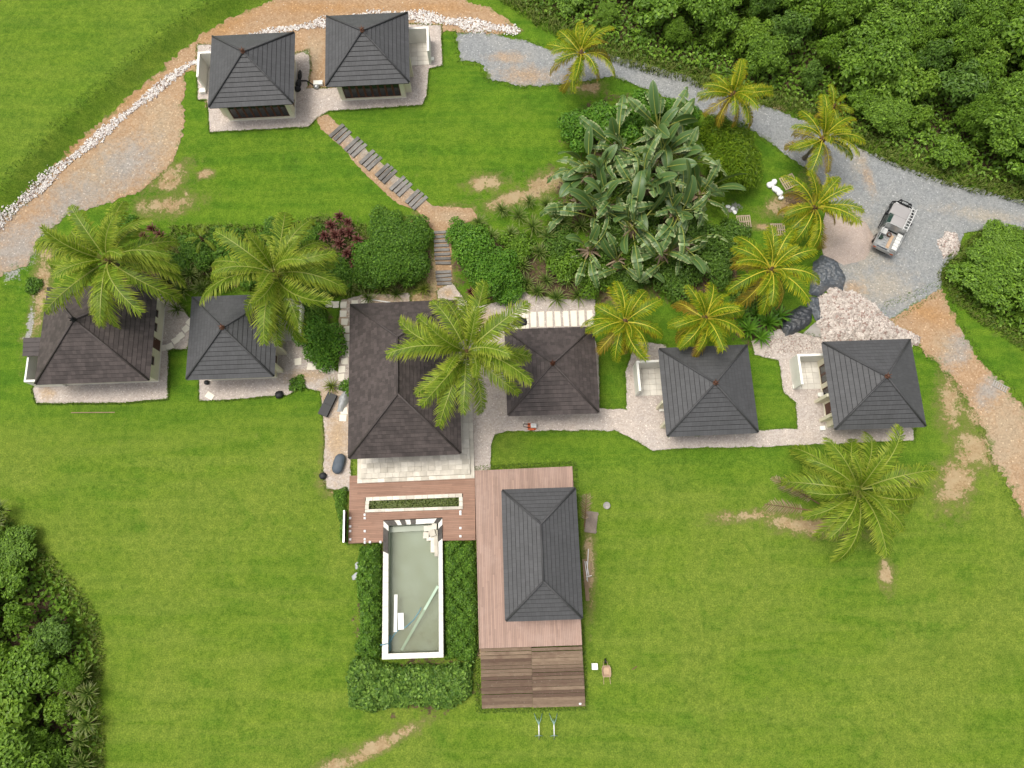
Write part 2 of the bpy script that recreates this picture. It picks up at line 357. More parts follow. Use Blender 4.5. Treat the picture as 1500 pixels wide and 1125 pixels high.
sheet('gravel_road', ROAD, M['road'], .045, {'dust': [(1260, 360, 60, 70, 0), (1290, 420, 70, 40, 0), (1260, 235, 14, 40, -20), (1440, 315, 90, 16, -8)], 'ochre': [(770, 112, 60, 24, 0), (745, 85, 40, 14, 0), (1250, 425, 24, 20, 0), (1270, 260, 12, 40, 10)]}, .16, 'grey gravel road sweeping past the garden to the yard', 'road', seed=5)
pads = [
 ('gravel_path', [(289, 66), (312, 66), (340, 150), (428, 148), (430, 80), (452, 74), (455, 100), (450, 130), (478, 130), (590, 120), (598, 36), (646, 38), (648, 96), (628, 101), (625, 140), (618, 154), (560, 158), (482, 163), (465, 172), (452, 186), (380, 190), (308, 194), (304, 147), (290, 146)], 'pinkish gravel apron round the two upper villas', [(560, 135, 10, 8, 0)]),
 ('gravel_path', [(48, 570), (64, 540), (215, 545), (214, 430), (250, 430), (268, 452), (284, 474), (274, 512), (247, 512), (246, 584), (180, 590), (54, 591)], 'pinkish gravel apron round the old brown villa at far left', [(70, 575, 20, 14, 0)]),
 ('gravel_path', [(292, 520), (398, 520), (398, 436), (442, 436), (447, 500), (470, 535), (496, 545), (496, 470), (500, 440), (530, 432), (600, 430), (600, 470), (516, 480), (514, 720), (478, 716), (474, 690), (476, 640), (470, 574), (440, 566), (424, 578), (330, 586), (292, 587)], 'gravel and soil path between grey villa and main house', [(495, 640, 30, 80, 0), (500, 480, 20, 60, 0), (450, 550, 50, 14, 0), (560, 440, 50, 14, 0), (480, 580, 30, 20, 0)]),
 ('gravel_path', [(640, 425), (662, 415), (690, 450), (745, 440), (756, 415), (775, 432), (840, 440), (856, 424), (872, 440), (870, 490), (877, 520), (878, 598), (918, 600), (916, 545), (932, 500), (975, 505), (985, 560), (978, 640), (1105, 634), (1108, 630), (1168, 628), (1166, 590), (1148, 575), (1140, 528), (1105, 520), (1100, 500), (1140, 482), (1205, 495), (1240, 620), (1338, 622), (1338, 645), (1200, 651), (1110, 655), (1020, 656), (955, 660), (930, 645), (900, 631), (820, 631), (740, 632), (724, 637), (720, 650), (718, 690), (660, 692)], 'long pinkish gravel path joining the middle and right villas', [(700, 470, 40, 20, 0), (655, 430, 20, 14, 0)]),
]
PATHS = []
for i, (nm, px, lab, och) in enumerate(pads):
    PATHS.append(sheet(nm, px, M['path'], .06, {'ochre': och}, .05, lab, 'path', seed=10 + i, weed=3.0))
# ------------------------------------------------------------------ building materials
def roof_mat(name, col, streak, moss, lichen):
    t = NT(name); u = t.attr('u')
    w = t.math('FRACT', t.math('MULTIPLY', u, 3.1)); joint = t.mr(t.math('ABSOLUTE', t.math('SUBTRACT', w, .5)), .44, .49)
    cell = t.n('TexWhiteNoise', {'noise_dimensions': '2D'}, Vector=t.n('CombineXYZ', None, X=t.math('FLOOR', t.math('MULTIPLY', u, 3.1)), Y=t.attr('k')).outputs[0]).outputs[0]
    c = t.mix(t.mr(cell, 0, 1, 0, 1), tuple(q * (1 - streak) for q in col), tuple(q * (1 + streak) for q in col))
    c = t.mix(t.mr(t.noise(1.6, 4, .65), .45, .7, 0, moss), c, tuple(q * .55 for q in col))
    c = t.mix(t.mr(t.noise(.6, 3, .6), .5, .75, 0, moss), c, tuple(q * 1.5 for q in col))
    c = t.mix(t.mr(t.noise(24, 3, .7), .66, .74, 0, lichen), c, (.28, .26, .23))
    c = t.mix(t.math('MULTIPLY', joint, .35), c, (.012, .011, .011))
    t.bsdf(c, .62, t.bump(t.noise(14, 4), .35, .02), .35); return t.mat
M['roof_grey'] = roof_mat('charcoal_tile', (.070, .071, .074), .08, .2, .06)
M['roof_brown'] = roof_mat('weathered_brown_tile', (.066, .053, .050), .26, .6, .35)
M['under'] = plain('roof_shadow_black', (.02, .02, .021), .9)  # near-black roof base, coloured as the shadow lines seen between courses
M['cream'] = plain('cream_render', (.70, .66, .50), .8, .07, 3, bump=.004)
M['white'] = plain('white_render', (.78, .765, .70), .75, .06, 2.5, bump=.004)
M['limestone'] = plain('limestone', (.66, .615, .53), .75, .16, 3.5, bump=.01, big=1.6, obj=.22)
M['tile'] = plain('pale_floor_tile', (.66, .63, .56), .45, .12, 2.2, big=1.3, obj=.12)
M['timber_red'] = plain('red_brown_timber', (.10, .037, .022), .45, .3, 9)
M['glass'] = NT('dark_glass'); M['glass'].bsdf((.018, .022, .024), .06, None, .6); M['glass'] = M['glass'].mat
M['rust'] = plain('rusty_terracotta', (.15, .07, .045), .7, .35, 14)
M['black'] = plain('black_plastic', (.018, .019, .021), .5, .3, 5)
M['steel'] = plain('brushed_steel', (.45, .46, .46), .35, .15, 8, metal=.6)

def plate(name, lo0, lo1, up0, up1, nrm, mat, parent, k, a=.06, b=.02, th=.024, u0=0.0):
    L = (lo1 - lo0).normalized()
    def uu(p): return (p - lo0).dot(L) + u0
    top = [lo0 + nrm * a, lo1 + nrm * a, up1 + nrm * b, up0 + nrm * b]; bot = [p - nrm * th for p in top]
    V = [tuple(p) for p in top + bot]; F = [(0, 1, 2, 3), (7, 6, 5, 4), (4, 5, 1, 0), (5, 6, 2, 1), (6, 7, 3, 2), (7, 4, 0, 3)]
    me = tri_mesh(name, V, F, mat, {'u': [uu(p) for p in top + bot], 'k': [k] * 8})
    return link(bpy.data.objects.new(name, me), parent)
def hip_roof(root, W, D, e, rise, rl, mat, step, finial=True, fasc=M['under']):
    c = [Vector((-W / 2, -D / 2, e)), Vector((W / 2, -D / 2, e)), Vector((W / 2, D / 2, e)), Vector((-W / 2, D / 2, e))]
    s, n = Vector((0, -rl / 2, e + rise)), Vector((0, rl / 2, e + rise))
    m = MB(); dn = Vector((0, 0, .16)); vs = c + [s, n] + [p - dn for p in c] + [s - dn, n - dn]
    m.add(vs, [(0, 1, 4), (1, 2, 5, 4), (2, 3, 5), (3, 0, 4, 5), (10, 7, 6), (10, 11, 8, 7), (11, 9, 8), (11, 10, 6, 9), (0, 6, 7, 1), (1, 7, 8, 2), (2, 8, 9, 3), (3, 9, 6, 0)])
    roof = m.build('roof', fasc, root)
    slopes = [(c[0], c[1], s, s), (c[1], c[2], s, n), (c[2], c[3], n, n), (c[3], c[0], n, s)]
    for si, (p0, p1, q0, q1) in enumerate(slopes):
        nrm = (p1 - p0).cross(q0 - p0).normalized(); run = ((q0 + q1) / 2 - (p0 + p1) / 2).length
        k = max(4, round(run / step)); out = ((p0 + p1) / 2 - (q0 + q1) / 2).normalized() * .06
        for j in range(k):
            grey = mat == M['roof_grey']; slot = (.042 if grey else .026) / run      # added slot; near-black base below stands in for shadow between courses
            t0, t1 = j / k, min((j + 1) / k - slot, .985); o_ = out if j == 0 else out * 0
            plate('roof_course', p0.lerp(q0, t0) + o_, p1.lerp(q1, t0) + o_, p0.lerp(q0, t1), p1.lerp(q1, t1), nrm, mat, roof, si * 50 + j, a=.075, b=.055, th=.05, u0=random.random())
    up = Vector((0, 0, .12))
    bars = [(c[0], s), (c[1], s), (c[2], n), (c[3], n)] + ([(s, n)] if rl > .1 else [])
    for a, b in bars:
        m = MB(); m.tube([a + up, b + up], .085, 6)
        me = m.mesh('hip_cap', mat)
        for nm_ in ('u', 'k'): me.attributes.new(nm_, 'FLOAT', 'POINT')
        link(bpy.data.objects.new('hip_cap', me), roof)
    if finial:
        m = MB(); z = e + rise + .05
        m.lathe([(.26, 0), (.27, .10), (.16, .2), (.12, .32), (.17, .38), (.05, .48), (.001, .5)], (0, 0, z), 10)
        for i in range(5):
            a = i * 1.257 + .4; ca, sa = math.cos(a), math.sin(a)
            m.tube([(.1 * ca, .1 * sa, z + .3), (.26 * ca, .26 * sa, z + .38), (.3 * ca, .3 * sa, z + .55)], [.055, .05, .015], 5)
        m.v = [(p[0] * .75, p[1] * .75, z + (p[2] - z) * .8) for p in m.v]; m.build('finial', M['rust'] if finial is True else finial, roof)
    return roof
def facade(root, side, hw, hd, z0, h, ops, mat, th=.18):
    """wall on one side with openings (u0,u1,zb,zt,kind,panels); u runs left to right seen from outside"""
    L = (2 * hw) if side in 'SN' else 2 * (hd - th) - .006
    rot = {'S': 0, 'E': math.pi / 2, 'N': math.pi, 'W': -math.pi / 2}[side]; dist = hd if side in 'SN' else hw
    cr, sr = math.cos(rot), math.sin(rot)
    def T(mb):
        mb.v = [(p[0] * cr - p[1] * sr, p[0] * sr + p[1] * cr, p[2]) for p in mb.v]; return mb
    m = MB(); cur = -L / 2; y0, y1 = -dist, -dist + th
    for (u0, u1, zb, zt, kind, n) in sorted(ops):
        if u0 - cur > .01: m.box2((cur, y0, z0 - .25), (u0, y1, z0 + h))
        if zb > .02: m.box2((u0, y0, z0 - .25), (u1, y1, z0 + zb))
        m.box2((u0, y0, z0 + zt), (u1, y1, z0 + h)); cur = u1
    m.box2((cur, y0, z0 - .25), (L / 2, y1, z0 + h)); T(m).build('wall', mat, root)
    for (u0, u1, zb, zt, kind, n) in ops:
        if kind == 'gap': continue
        w = (u1 - u0) / n
        for i in range(n):
            a, b = u0 + i * w + .004, u0 + (i + 1) * w - .004; ym = y0 + .07; fw = .09 if kind != 'window' else .07
            fr = MB(); z_, Z_ = z0 + zb + .004, z0 + zt - .004
            if kind == 'door':
                fr.box2((a, ym, z_), (b, ym + .05, Z_)); o = T(fr).build('door', M['timber_red'], root)
                kn = MB(); kn.box2((b - .16, ym - .05, z0 + 1.0), (b - .11, ym - .002, z0 + 1.14)); T(kn).build('handle', M['steel'], o); continue
            for q in ((a, a + fw), (b - fw, b)): fr.box2((q[0], ym, z_), (q[1], ym + .05, Z_))
            for q in ((z_, z_ + fw), (Z_ - fw, Z_)): fr.box2((a + fw, ym, q[0]), (b - fw, ym + .05, q[1]))
            o = T(fr).build('glass_door' if kind == 'slider' else 'window', M['timber_red'], root)
            p = MB(); p.box2((a + fw, ym + .018, z_ + fw), (b - fw, ym + .03, Z_ - fw)); T(p).build('pane', M['glass'], o)
def courtyard(root, side, hw, y0, y1, out, h=1.95, th=.2):
    s = -1 if side == 'W' else 1; xa, xb = s * (hw + .004), s * (hw + out)
    m = MB(); m.box2((xa, y1 - th, -.2), (xb, y1, h)); m.build('courtyard_wall', M['white'], root)
    m = MB(); m.box2((xb, y0 + .0, -.2), (xb - s * th, y1 - th - .003, h)); m.build('courtyard_wall', M['white'], root)
    nx_, ny_ = 4, 5; L, Dp = out - th, (y1 - th) - y0
    for i in range(nx_):
        for j in range(ny_):
            a = min(xa, xb - s * th) + i * L / nx_; b = y0 + j * Dp / ny_
            q = MB(); q.box2((a + .012, b + .012, -.15), (a + L / nx_ - .012, b + Dp / ny_ - .012, .10 + .006 * random.random())); q.build('floor_tile', M['tile'], root)
def villa(name, label, x, y, rot, W, D, rise, rl, e, roofm, step, facs, cat='house', ov=.68, wallm=None, z=None, finial=True, court=None, inner=True):
    z = float(H(x, y)) if z is None else z
    root = empty(name, (x, y, z), R(rot), label, cat)
    hip_roof(root, W, D, e, rise, rl, roofm, step, finial)
    hw, hd = W / 2 - ov, D / 2 - ov
    for sd, ops in facs.items(): facade(root, sd, hw, hd, 0.08, e + .02, ops, wallm or M['cream'])
    m = MB(); m.box2((-hw - .06, -hd - .06, -.9), (hw + .06, hd + .06, .10)); m.build('floor_slab', M['tile'], root)
    if court: courtyard(root, *court)
    return root, hw, hd
def fins(root, side, hw, ys_):
    s = -1 if side == 'W' else 1
    for yy, l, h in ys_:
        m = MB(); m.box2((s * (hw + .003), yy - .13, -.1), (s * (hw + l), yy + .13, h)); m.build('pier', M['cream'], root)
# side openings of the new villas (u left to right from outside)
SL = [(-2.55, 2.6, .16, 2.5, 'slider', 8)]
def court_ops(side):     # looking from outside; north end lies left on the west side seen from west -> u from north(-) to south(+)
    f = 1 if side == 'E' else -1
    raw = [(.75, 2.35, .05, 2.3, 'slider', 2), (-.45, .35, .05, 2.3, 'window', 1), (-1.95, -1.0, .05, 2.3, 'door', 1)]   # in local y
    o = []
    for a, b, zb, zt, k, n in raw:
        u = sorted((f * a, f * b)); o.append((u[0], u[1], zb, zt, k, n))
    return o
PLAIN = []
WIN1 = [(-1.7, -.5, .9, 2.1, 'window', 2), (.8, 2.0, .9, 2.1, 'window', 2)]
VS = dict(W=7.32, D=7.32, rise=2.21, rl=0.0, e=3.0, roofm=M['roof_grey'], step=.39)
def std(name, label, x, y, rot, cs, W=7.32):
    d = dict(VS); d['W'] = d['D'] = W; d['rise'] = 2.21 * W / 7.32
    o = 'E' if cs == 'W' else 'W'
    rt, hw, hd = villa(name, label, x, y, rot, facs={'S': SL if W > 7.2 else [(-2.4, 2.4, .16, 2.5, 'slider', 8)], cs: court_ops(cs), o: [(-2.1, -1.2, .05, 2.3, 'door', 1), (.2, 1.4, .9, 2.2, 'window', 2)], 'N': WIN1}, court=(cs, W / 2 - .68, .42, 3.05, 2.45), **d)
    fins(rt, cs, hw, [(-.72, .75, 2.6), (-2.35, .55, 2.4)])
    return rt
VA = std('villa', 'charcoal pyramid roofed villa at upper left with courtyard on its left', -23.08, 43.05, 3.36, 'W')
VB = std('villa', 'charcoal pyramid roofed villa at the top with courtyard on its right', -12.96, 45.19, 3.16, 'E')
VC = std('villa', 'charcoal villa partly under two yellow palms, courtyard on its left', 16.02, 14.28, 2.42, 'W')
VD = std('villa', 'charcoal villa at far right beside the rubble pile', 29.62, 14.81, 1.96, 'W')
VE = std('villa', 'charcoal villa at left shaded by a coconut palm', -23.32, 18.9, 2.19, 'E', 7.14)
VL, lhw, lhd = villa('villa', 'old brown roofed villa at far left under a coconut palm', -34.63, 19.16, 2.19, 9.24, 8.39, 3.3, 0.0, 3.0, M['roof_brown'], .36,
           {'S': [(-2.6, -.4, .1, 2.3, 'slider', 3), (.2, 3.0, .1, 2.3, 'slider', 4)], 'E': [(-2.4, -1.6, .9, 2.1, 'window', 1), (-.9, .1, .05, 2.3, 'door', 1), (.6, 1.4, .9, 2.2, 'window', 1), (1.9, 2.6, .9, 2.2, 'window', 1)], 'N': WIN1, 'W': WIN1}, finial=M['under'])
m = MB(); s_ = -lhw - .004
m.box2((s_ - 2.45, -lhd - .15, -.2), (s_, -lhd + .03, 1.9)); m.build('annex_wall', M['white'], VL)
m = MB(); m.box2((s_ - 2.45, -lhd + .034, -.2), (s_ - 2.30, -lhd + 3.4, 1.9)); m.build('annex_wall', M['white'], VL)
m = MB(); m.box2((s_ - 2.298, -lhd + .034, -.2), (s_, -lhd + 3.4, .25)); m.build('annex_floor', M['black'], VL)
for i in range(4):
    m = MB(); z_ = 2.25 + .05 * i; m.box2((s_ - 2.6, -lhd + 2.0 + i * .38, z_), (s_ + .3, -lhd + 2.43 + i * .38, z_ + .04))
    me = m.mesh('annex_roof_course', M['roof_brown']); [me.attributes.new(q, 'FLOAT', 'POINT') for q in 'uk']; link(bpy.data.objects.new('annex_roof_course', me), VL)
for q in ((-2.37, 2.1), (-2.37, 3.3), (-.1, 2.1), (-.1, 3.3)):
    m = MB(); m.box((s_ + q[0], -lhd + q[1], 2.06), (.1, .1, .42)); m.build('annex_post', M['timber_red'], VL)
VF, fhw, fhd = villa('main_house', 'large brown hipped roof main house with long ridge beside the deck', -8.80, 15.27, 2.55, 8.86, 12.95, 3.5, 4.57, 3.4, M['roof_brown'], .34,
           {'S': [(-3.2, 3.2, .12, 2.6, 'slider', 8)], 'E': [(-5, -1, .12, 2.6, 'slider', 5), (1, 4, .9, 2.3, 'window', 4)], 'N': WIN1, 'W': [(-4, -2, .9, 2.3, 'window', 3), (1, 3, .9, 2.3, 'window', 3)]}, finial=False, ov=1.0)
VG, ghw, ghd = villa('kitchen_house', 'square brown pyramid roofed house next to the tall coconut palm', 3.24, 15.92, 1.93, 7.34, 7.28, 2.1, 0.0, 3.0, M['roof_brown'], .34,
           {'S': [(-2, 2, .12, 2.4, 'slider', 4)], 'E': WIN1, 'N': WIN1, 'W': [(-1, 1, .05, 2.3, 'slider', 2)]}, finial=M['timber_red'])

# ------------------------------------------------------------------ limestone terrace steps round the main house
def lf(root):     # local -> world helper
    c, s = math.cos(root.rotation_euler.z), math.sin(root.rotation_euler.z); L = root.location
    return lambda x, y: (L.x + x * c - y * s, L.y + x * s + y * c)
ter = empty('stone_terrace', (VF.location.x, VF.location.y, 0), VF.rotation_euler.z, 'pale limestone terrace steps along the main house', 'terrace')
SX0, SX1, SY = -fhw - 1.0, fhw + 1.9, -fhd - 2.62
m = MB(); m.box2((SX0, SY, -.5), (SX1, -fhd - .066, .20)); m.box2((fhw + .066, -fhd - .063, -.5), (SX1, 3.0, .20)); m.build('step_base', M['limestone'], ter)
for row, (z_, inset) in enumerate(((.20, 0.0), (.34, .34))):
    x0, x1, yb = SX0 + inset, SX1 - inset, SY + inset
    if row: 
        m = MB(); m.box2((x0, yb, .203), (x1, -fhd - .066, .33)); m.box2((fhw + .066, -fhd - .063, .203), (x1, 3.0 - .3, .33)); m.build('step_base', M['limestone'], ter)
    wdt = .33 if not row else .42
    ny_ = 1 if not row else 5
    for j in range(ny_):
        n = 16; off = random.random() * .4
        for i in range(n + 1):
            a = max(x0, x0 + (i - off) * (x1 - x0) / n); b = min(x1, x0 + (i + 1 - off) * (x1 - x0) / n)
            if b - a < .08: continue
            ya = yb + j * wdt; q = MB(); q.box2((a + .008, ya + .008, z_ + .001 - (0 if not row else .01)), (b - .008, min(ya + wdt - .008, -fhd - .08), z_ + .05 + .008 * random.random())); q.build('paving_slab', M['limestone'], ter)
    for i in range(12):
        ya = -fhd - .05 + i * .72
        if ya + .7 > 3.0 - inset: break
        q = MB(); q.box2((x1 - wdt * (1 if not row else 1.2) + .008, ya, z_ + .001 - (0 if not row else .01)), (x1 - .008, ya + .704, z_ + .05 + .008 * random.random())); q.build('paving_slab', M['limestone'], ter)
# ------------------------------------------------------------------ deck, pool, stairs, pavilion
def deck_mat(name, ang, col, pale):
    t = NT(name); mp = t.n('Mapping', None, Vector=t.pos()); mp.inputs['Rotation'].default_value = (0, 0, ang)
    xyz = t.n('SeparateXYZ', None, Vector=mp.outputs[0]); yy = t.math('MULTIPLY', xyz.outputs[1], 7.0)
    fr = t.math('FRACT', yy); gap = t.mr(t.math('ABSOLUTE', t.math('SUBTRACT', fr, .5)), .42, .48)
    idx = t.math('FLOOR', yy); seg = t.math('FLOOR', t.math('ADD', t.math('MULTIPLY', xyz.outputs[0], .24), t.math('MULTIPLY', idx, .37)))
    cell = t.n('TexWhiteNoise', {'noise_dimensions': '2D'}, Vector=t.n('CombineXYZ', None, X=idx, Y=seg).outputs[0]).outputs[0]
    c = t.mix(cell, tuple(q * .84 for q in col), tuple(q * 1.14 for q in col))
    c = t.mix(t.mr(t.noise(.5, 4, .65), .42, .72, 0, .6), c, pale)
    c = t.mix(t.mr(t.noise(3, 3, .6), .5, .8, 0, .35), c, tuple(q * .7 for q in col))
    c = t.mix(t.math('MULTIPLY', gap, .6), c, (.05, .03, .022))
    t.bsdf(c, .6, t.bump(t.math('MULTIPLY', gap, -1.0), .6, .01), .3); return t.mat
DA = R(-2.2)
M['deck_a'] = deck_mat('terracotta_decking_across', DA, (.27, .152, .102), (.31, .185, .13))
M['deck_b'] = deck_mat('terracotta_decking_along', DA + math.pi / 2, (.335, .225, .178), (.40, .285, .235))
ZD = .14
def q4(pts, z): return [tuple(gz(a, b, z)) for a, b in pts]
pool_px = [(566, 768), (644, 763), (647, 961), (561, 964)]
def lerp2(a, b, t): return (a[0] + (b[0] - a[0]) * t, a[1] + (b[1] - a[1]) * t)
deck = empty('timber_deck', (*gz(680, 745, 0), 0), 0, 'terracotta decking with planter slot wrapping the pool head', 'deck')
ox, oy = deck.location.x, deck.location.y
def rel(poly): return [(p[0] - ox, p[1] - oy) for p in poly]
# deck pieces round the planter slot and the pool head (butted end to end)
TL, TR, BR, BL = (512, 697), (695.5, 689.5), (696.5, 791), (510, 796)
PT = [(535, 729), (678, 723), (678.5, 746), (534, 751)]          # planter outer
PO = [(561.5, 762), (648, 758)]
def strip(name, pts, mat): 
    m = MB(); m.prism(rel(q4(pts, ZD)), -1.3, ZD); return m.build(name, mat, deck)
strip('deck_panel', [TL, TR, (695.7, 722.2), (678, 723), (535, 729), (511.5, 730)], M['deck_a'])
strip('deck_panel', [(511.5, 730), (535, 729), (534, 751), (511, 752)], M['deck_a'])
strip('deck_panel', [(678, 723), (695.7, 722.2), (696, 745.3), (678.5, 746)], M['deck_a'])
strip('deck_panel', [(511, 752), (534, 751), (678.5, 746), (696, 745.3), (696.2, 756), (648, 758), (561.5, 762), (510.8, 764)], M['deck_a'])
strip('deck_panel', [(510.8, 764), (561.5, 762), (561, 794), (510, 796)], M['deck_a'])
strip('deck_panel', [(648, 758), (696.2, 756), (696.5, 791), (648.5, 792)], M['deck_a'])
strip('deck_panel', [(695.6, 689.4), (838, 683), (852.5, 945), (702, 950)], M['deck_b'])
for pts in ([(695.6, 689.4), (697.8, 689.4), (704, 950), (701.8, 950)], [(836.2, 683), (838.2, 683), (852.8, 945), (850.8, 945)]):
    m = MB(); m.prism(rel(q4(pts, ZD)), ZD + .002, ZD + .035); m.build('edge_board', M['deck_b'], deck)
# planter
pl = empty('planter', (*gz(606, 738, 0), 0), 0, 'long sunken planter with stone rim set in the deck', 'planter')
plx, ply = pl.location.x, pl.location.y
def rim(a, b, w, n, name, mat, z0, z1, root, bx, by, jit=.0):
    """row of stones from pixel a to b, w = inward width vector in metres"""
    A, B = np.array(gz(*a, ZD)), np.array(gz(*b, ZD)); d = (B - A); L = np.hypot(*d); d /= L; nr = np.array([-d[1], d[0]]) * w
    cuts = np.linspace(0, L, n + 1) + np.r_[0, rng.normal(0, jit, n - 1), 0] if n > 1 else np.array([0, L])
    for i in range(n):
        p, q = A + d * (cuts[i] + .01), A + d * (cuts[i + 1] - .01)
        m = MB(); m.prism([tuple(v - (bx, by)) for v in (p, q, q + nr, p + nr)], z0, z1 + rng.random() * .02); m.build(name, mat, root)
rim((536, 728.5), (677, 722.8), -.30, 14, 'rim_stone', M['limestone'], ZD - .4, ZD + .04, pl, plx, ply, .08)
rim((534.5, 750.6), (678, 745.8), .24, 5, 'rim_stone', M['limestone'], ZD - .4, ZD + .04, pl, plx, ply, .02)
rim((535.6, 733), (534.6, 746), .3, 2, 'rim_stone', M['limestone'], ZD - .4, ZD + .03, pl, plx, ply)
rim((677.6, 728), (677.9, 741.5), -.3, 2, 'rim_stone', M['limestone'], ZD - .4, ZD + .03, pl, plx, ply)
M['mulch'] = plain('dark_mulch', (.045, .03, .02), .95, .5, 14, bump=.03)
m = MB(); m.prism([(p[0] - plx, p[1] - ply) for p in q4([(537, 731), (676, 725), (676.5, 744), (536, 749)], ZD)], -.6, -.25); m.build('soil_bed', M['mulch'], pl)

# pool
def pool_mat():
    t = NT('pool_plaster'); n1 = t.noise(.35, 4, .6); n2 = t.noise(1.6, 5, .65); xyz = t.n('SeparateXYZ', None, Vector=t.pos())
    alg = t.math('SUBTRACT', 1.0, t.mr(t.math('ADD', xyz.outputs[1], t.math('MULTIPLY', t.noise(.5, 5, .65), 5)), -7.0, 8.0))
    c = t.mix(alg, (.37, .40, .335), (.165, .172, .095))
    c = t.mix(t.math('MULTIPLY', t.mr(n2, .48, .72, 0, .6), t.mr(alg, .3, .9, .15, 1)), c, (.115, .092, .045))
    c = t.mix(t.mr(t.noise(5, 4, .7), .6, .75, 0, .3), c, (.3, .3, .2))
    t.bsdf(c, .7, None, .2); return t.mat
M['pool'] = pool_mat()
t = NT('murky_pool_water'); tr = t.n('BsdfTransparent', None, Color=(.88, .93, .87)); mu = t.n('BsdfPrincipled')      # half clear, half clouded
t.set(mu.inputs['Base Color'], t.mix(t.mr(t.noise(.5, 4, .6), .3, .7), (.36, .40, .31), (.27, .29, .20))); mu.inputs['Roughness'].default_value = .35; mu.inputs['Specular IOR Level'].default_value = .25
mx = t.n('MixShader', None, Fac=.38); t.t.links.new(tr.outputs[0], mx.inputs[1]); t.t.links.new(mu.outputs[0], mx.inputs[2])
t.t.links.new(mx.outputs[0], t.out.inputs[0]); M['water'] = t.mat
ZC = .17
pool = empty('swimming_pool', (*gz(604, 860, 0), 0), 0, 'long rectangular pool with pale coping and murky green low water', 'pool')
pox, poy = pool.location.x, pool.location.y
def rp(poly): return [(p[0] - pox, p[1] - poy) for p in poly]
O = [np.array(gz(a, b, ZC)) for a, b in [(561.8, 763), (647.8, 759), (649.5, 963), (559.5, 966)]]
I = [np.array(gz(a, b, ZC)) for a, b in [(569, 770), (642, 766), (643, 955), (568.5, 957.5)]]
for i in range(4):
    j = (i + 1) % 4; m = MB(); m.prism(rp([tuple(v) for v in (O[i], O[j], I[j], I[i])]), -1.7, ZC - .055); m.build('pool_wall', M['pool'], pool)
m = MB(); m.prism(rp([tuple(v) for v in I]), -1.75, -1.45); m.build('pool_floor', M['pool'], pool)
Wm = MB(); Wm.add([(p[0] - pox, p[1] - poy, -.62) for p in I[::-1]], [(0, 1, 2, 3)]); Wm.build('water', M['water'], pool)
M['coping'] = plain('white_coping', (.74, .72, .66), .7, .12, 3, bump=.006, obj=.10)
M['darkstone'] = plain('dark_stone', (.10, .09, .08), .8, .4, 5, bump=.02)
def coping(a, b, c, d, n, dark=()):      # outer a->b, inner c->d
    cuts = np.linspace(0, 1, n + 1)
    for i in range(n):
        t0, t1 = cuts[i] + .0008, cuts[i + 1] - .0008
        m = MB(); m.prism(rp([tuple(v) for v in (a + (b - a) * t0, a + (b - a) * t1, c + (d - c) * t1, c + (d - c) * t0)]), ZC - .052, ZC + (.10 if i in dark else .0) + rng.random() * .008)
        m.build('coping_stone', M['darkstone'] if i in dark else M['coping'], pool)
coping(O[0], O[1], I[0], I[1], 11, (0, 1, 3, 5, 10)); coping(O[1], O[2], I[1], I[2], 20, (1, 2)); coping(O[2], O[3], I[2], I[3], 5); coping(O[3], O[0], I[3], I[0], 22, (17, 18, 19, 20))
# shallow ledge and the loose blocks at the head of the pool
def pz(px, py, z): p = gz(px, py, z); return p[0] - pox, p[1] - poy
def wq(poly, z): return rp([tuple(gz(a, b, z)) for a, b in poly])
m = MB(); m.prism(wq([(571, 772), (640, 768), (640, 776), (571, 780)], -.5), -1.45, -.55); m.build('ledge', M['pool'], pool)
m = MB(); m.prism(wq([(636, 776), (641, 776), (641.5, 815), (636.5, 815)], -.3), -1.45, -.28); m.build('ledge', M['limestone'], pool)
for (px, py, sx, sy, h, rz) in [(627, 774, .7, .45, -.12, .1), (633, 781, .5, .5, -.05, .3), (624, 784, .45, .5, -.3, 0), (631, 789, .7, .3, -.35, .1), (636, 771, .4, .5, -.08, 0), (634, 800, .35, 1.0, -.3, .02)]:
    p = pz(px, py, h); m = MB(); m.box((p[0], p[1], (h - 1.45) / 2), (sx, sy, 1.45 + h), rz); m.build('stone_block', M['limestone'], pool)
# things in and on the pool
def bar(name, a, b, za, zb, w, h, mat, label, cat):
    A, B = Vector((*gz(*a, za), za)), Vector((*gz(*b, zb), zb)); root = A.lerp(B, .5)
    m = MB(); d = (B - A); L = d.length; Mx = d.to_track_quat('X', 'Z').to_matrix()
    m.box((0, 0, 0), (L, w, h), 0, 0, Mx)
    for s in (-1, 1):
        m.box(tuple(Mx @ Vector((s * (L / 2 - .02), 0, 0))), (.05, w * 1.06, h * 1.06), 0, 0, Mx)
    o = m.build(name, mat); o.location = root; return tag(o, label, cat)
M['green_beam'] = plain('pale_green_beam', (.42, .55, .42), .6, .12, 4)
M['whitewood'] = plain('white_board', (.80, .80, .78), .6, .05, 4)
bar('beam', (588.5, 952), (641.5, 858.5), -1.38, -.25, .20, .10, M['green_beam'], 'long pale green beam leaning across the inside of the pool', 'beam')
bar('plank', (580, 871), (579, 925.5), -.585, -.585, .26, .06, M['whitewood'], 'narrow white plank floating in the pool', 'plank')
bar('foam_board', (587, 898), (587.5, 922), -.58, -.58, .46, .08, M['whitewood'], 'short wide white board floating beside the narrow plank', 'board')
M['bluehose'] = plain('blue_hose', (.10, .27, .36), .5, .1, 5)
m = MB(); pts = [(557, 945, .22), (562, 944, .24), (568, 943, .2), (572, 939, -.4), (577, 930, -.6), (584, 922, -.58), (594, 919, -.6), (606, 908, -.6), (614, 896, -.6), (617, 890, -.6)]
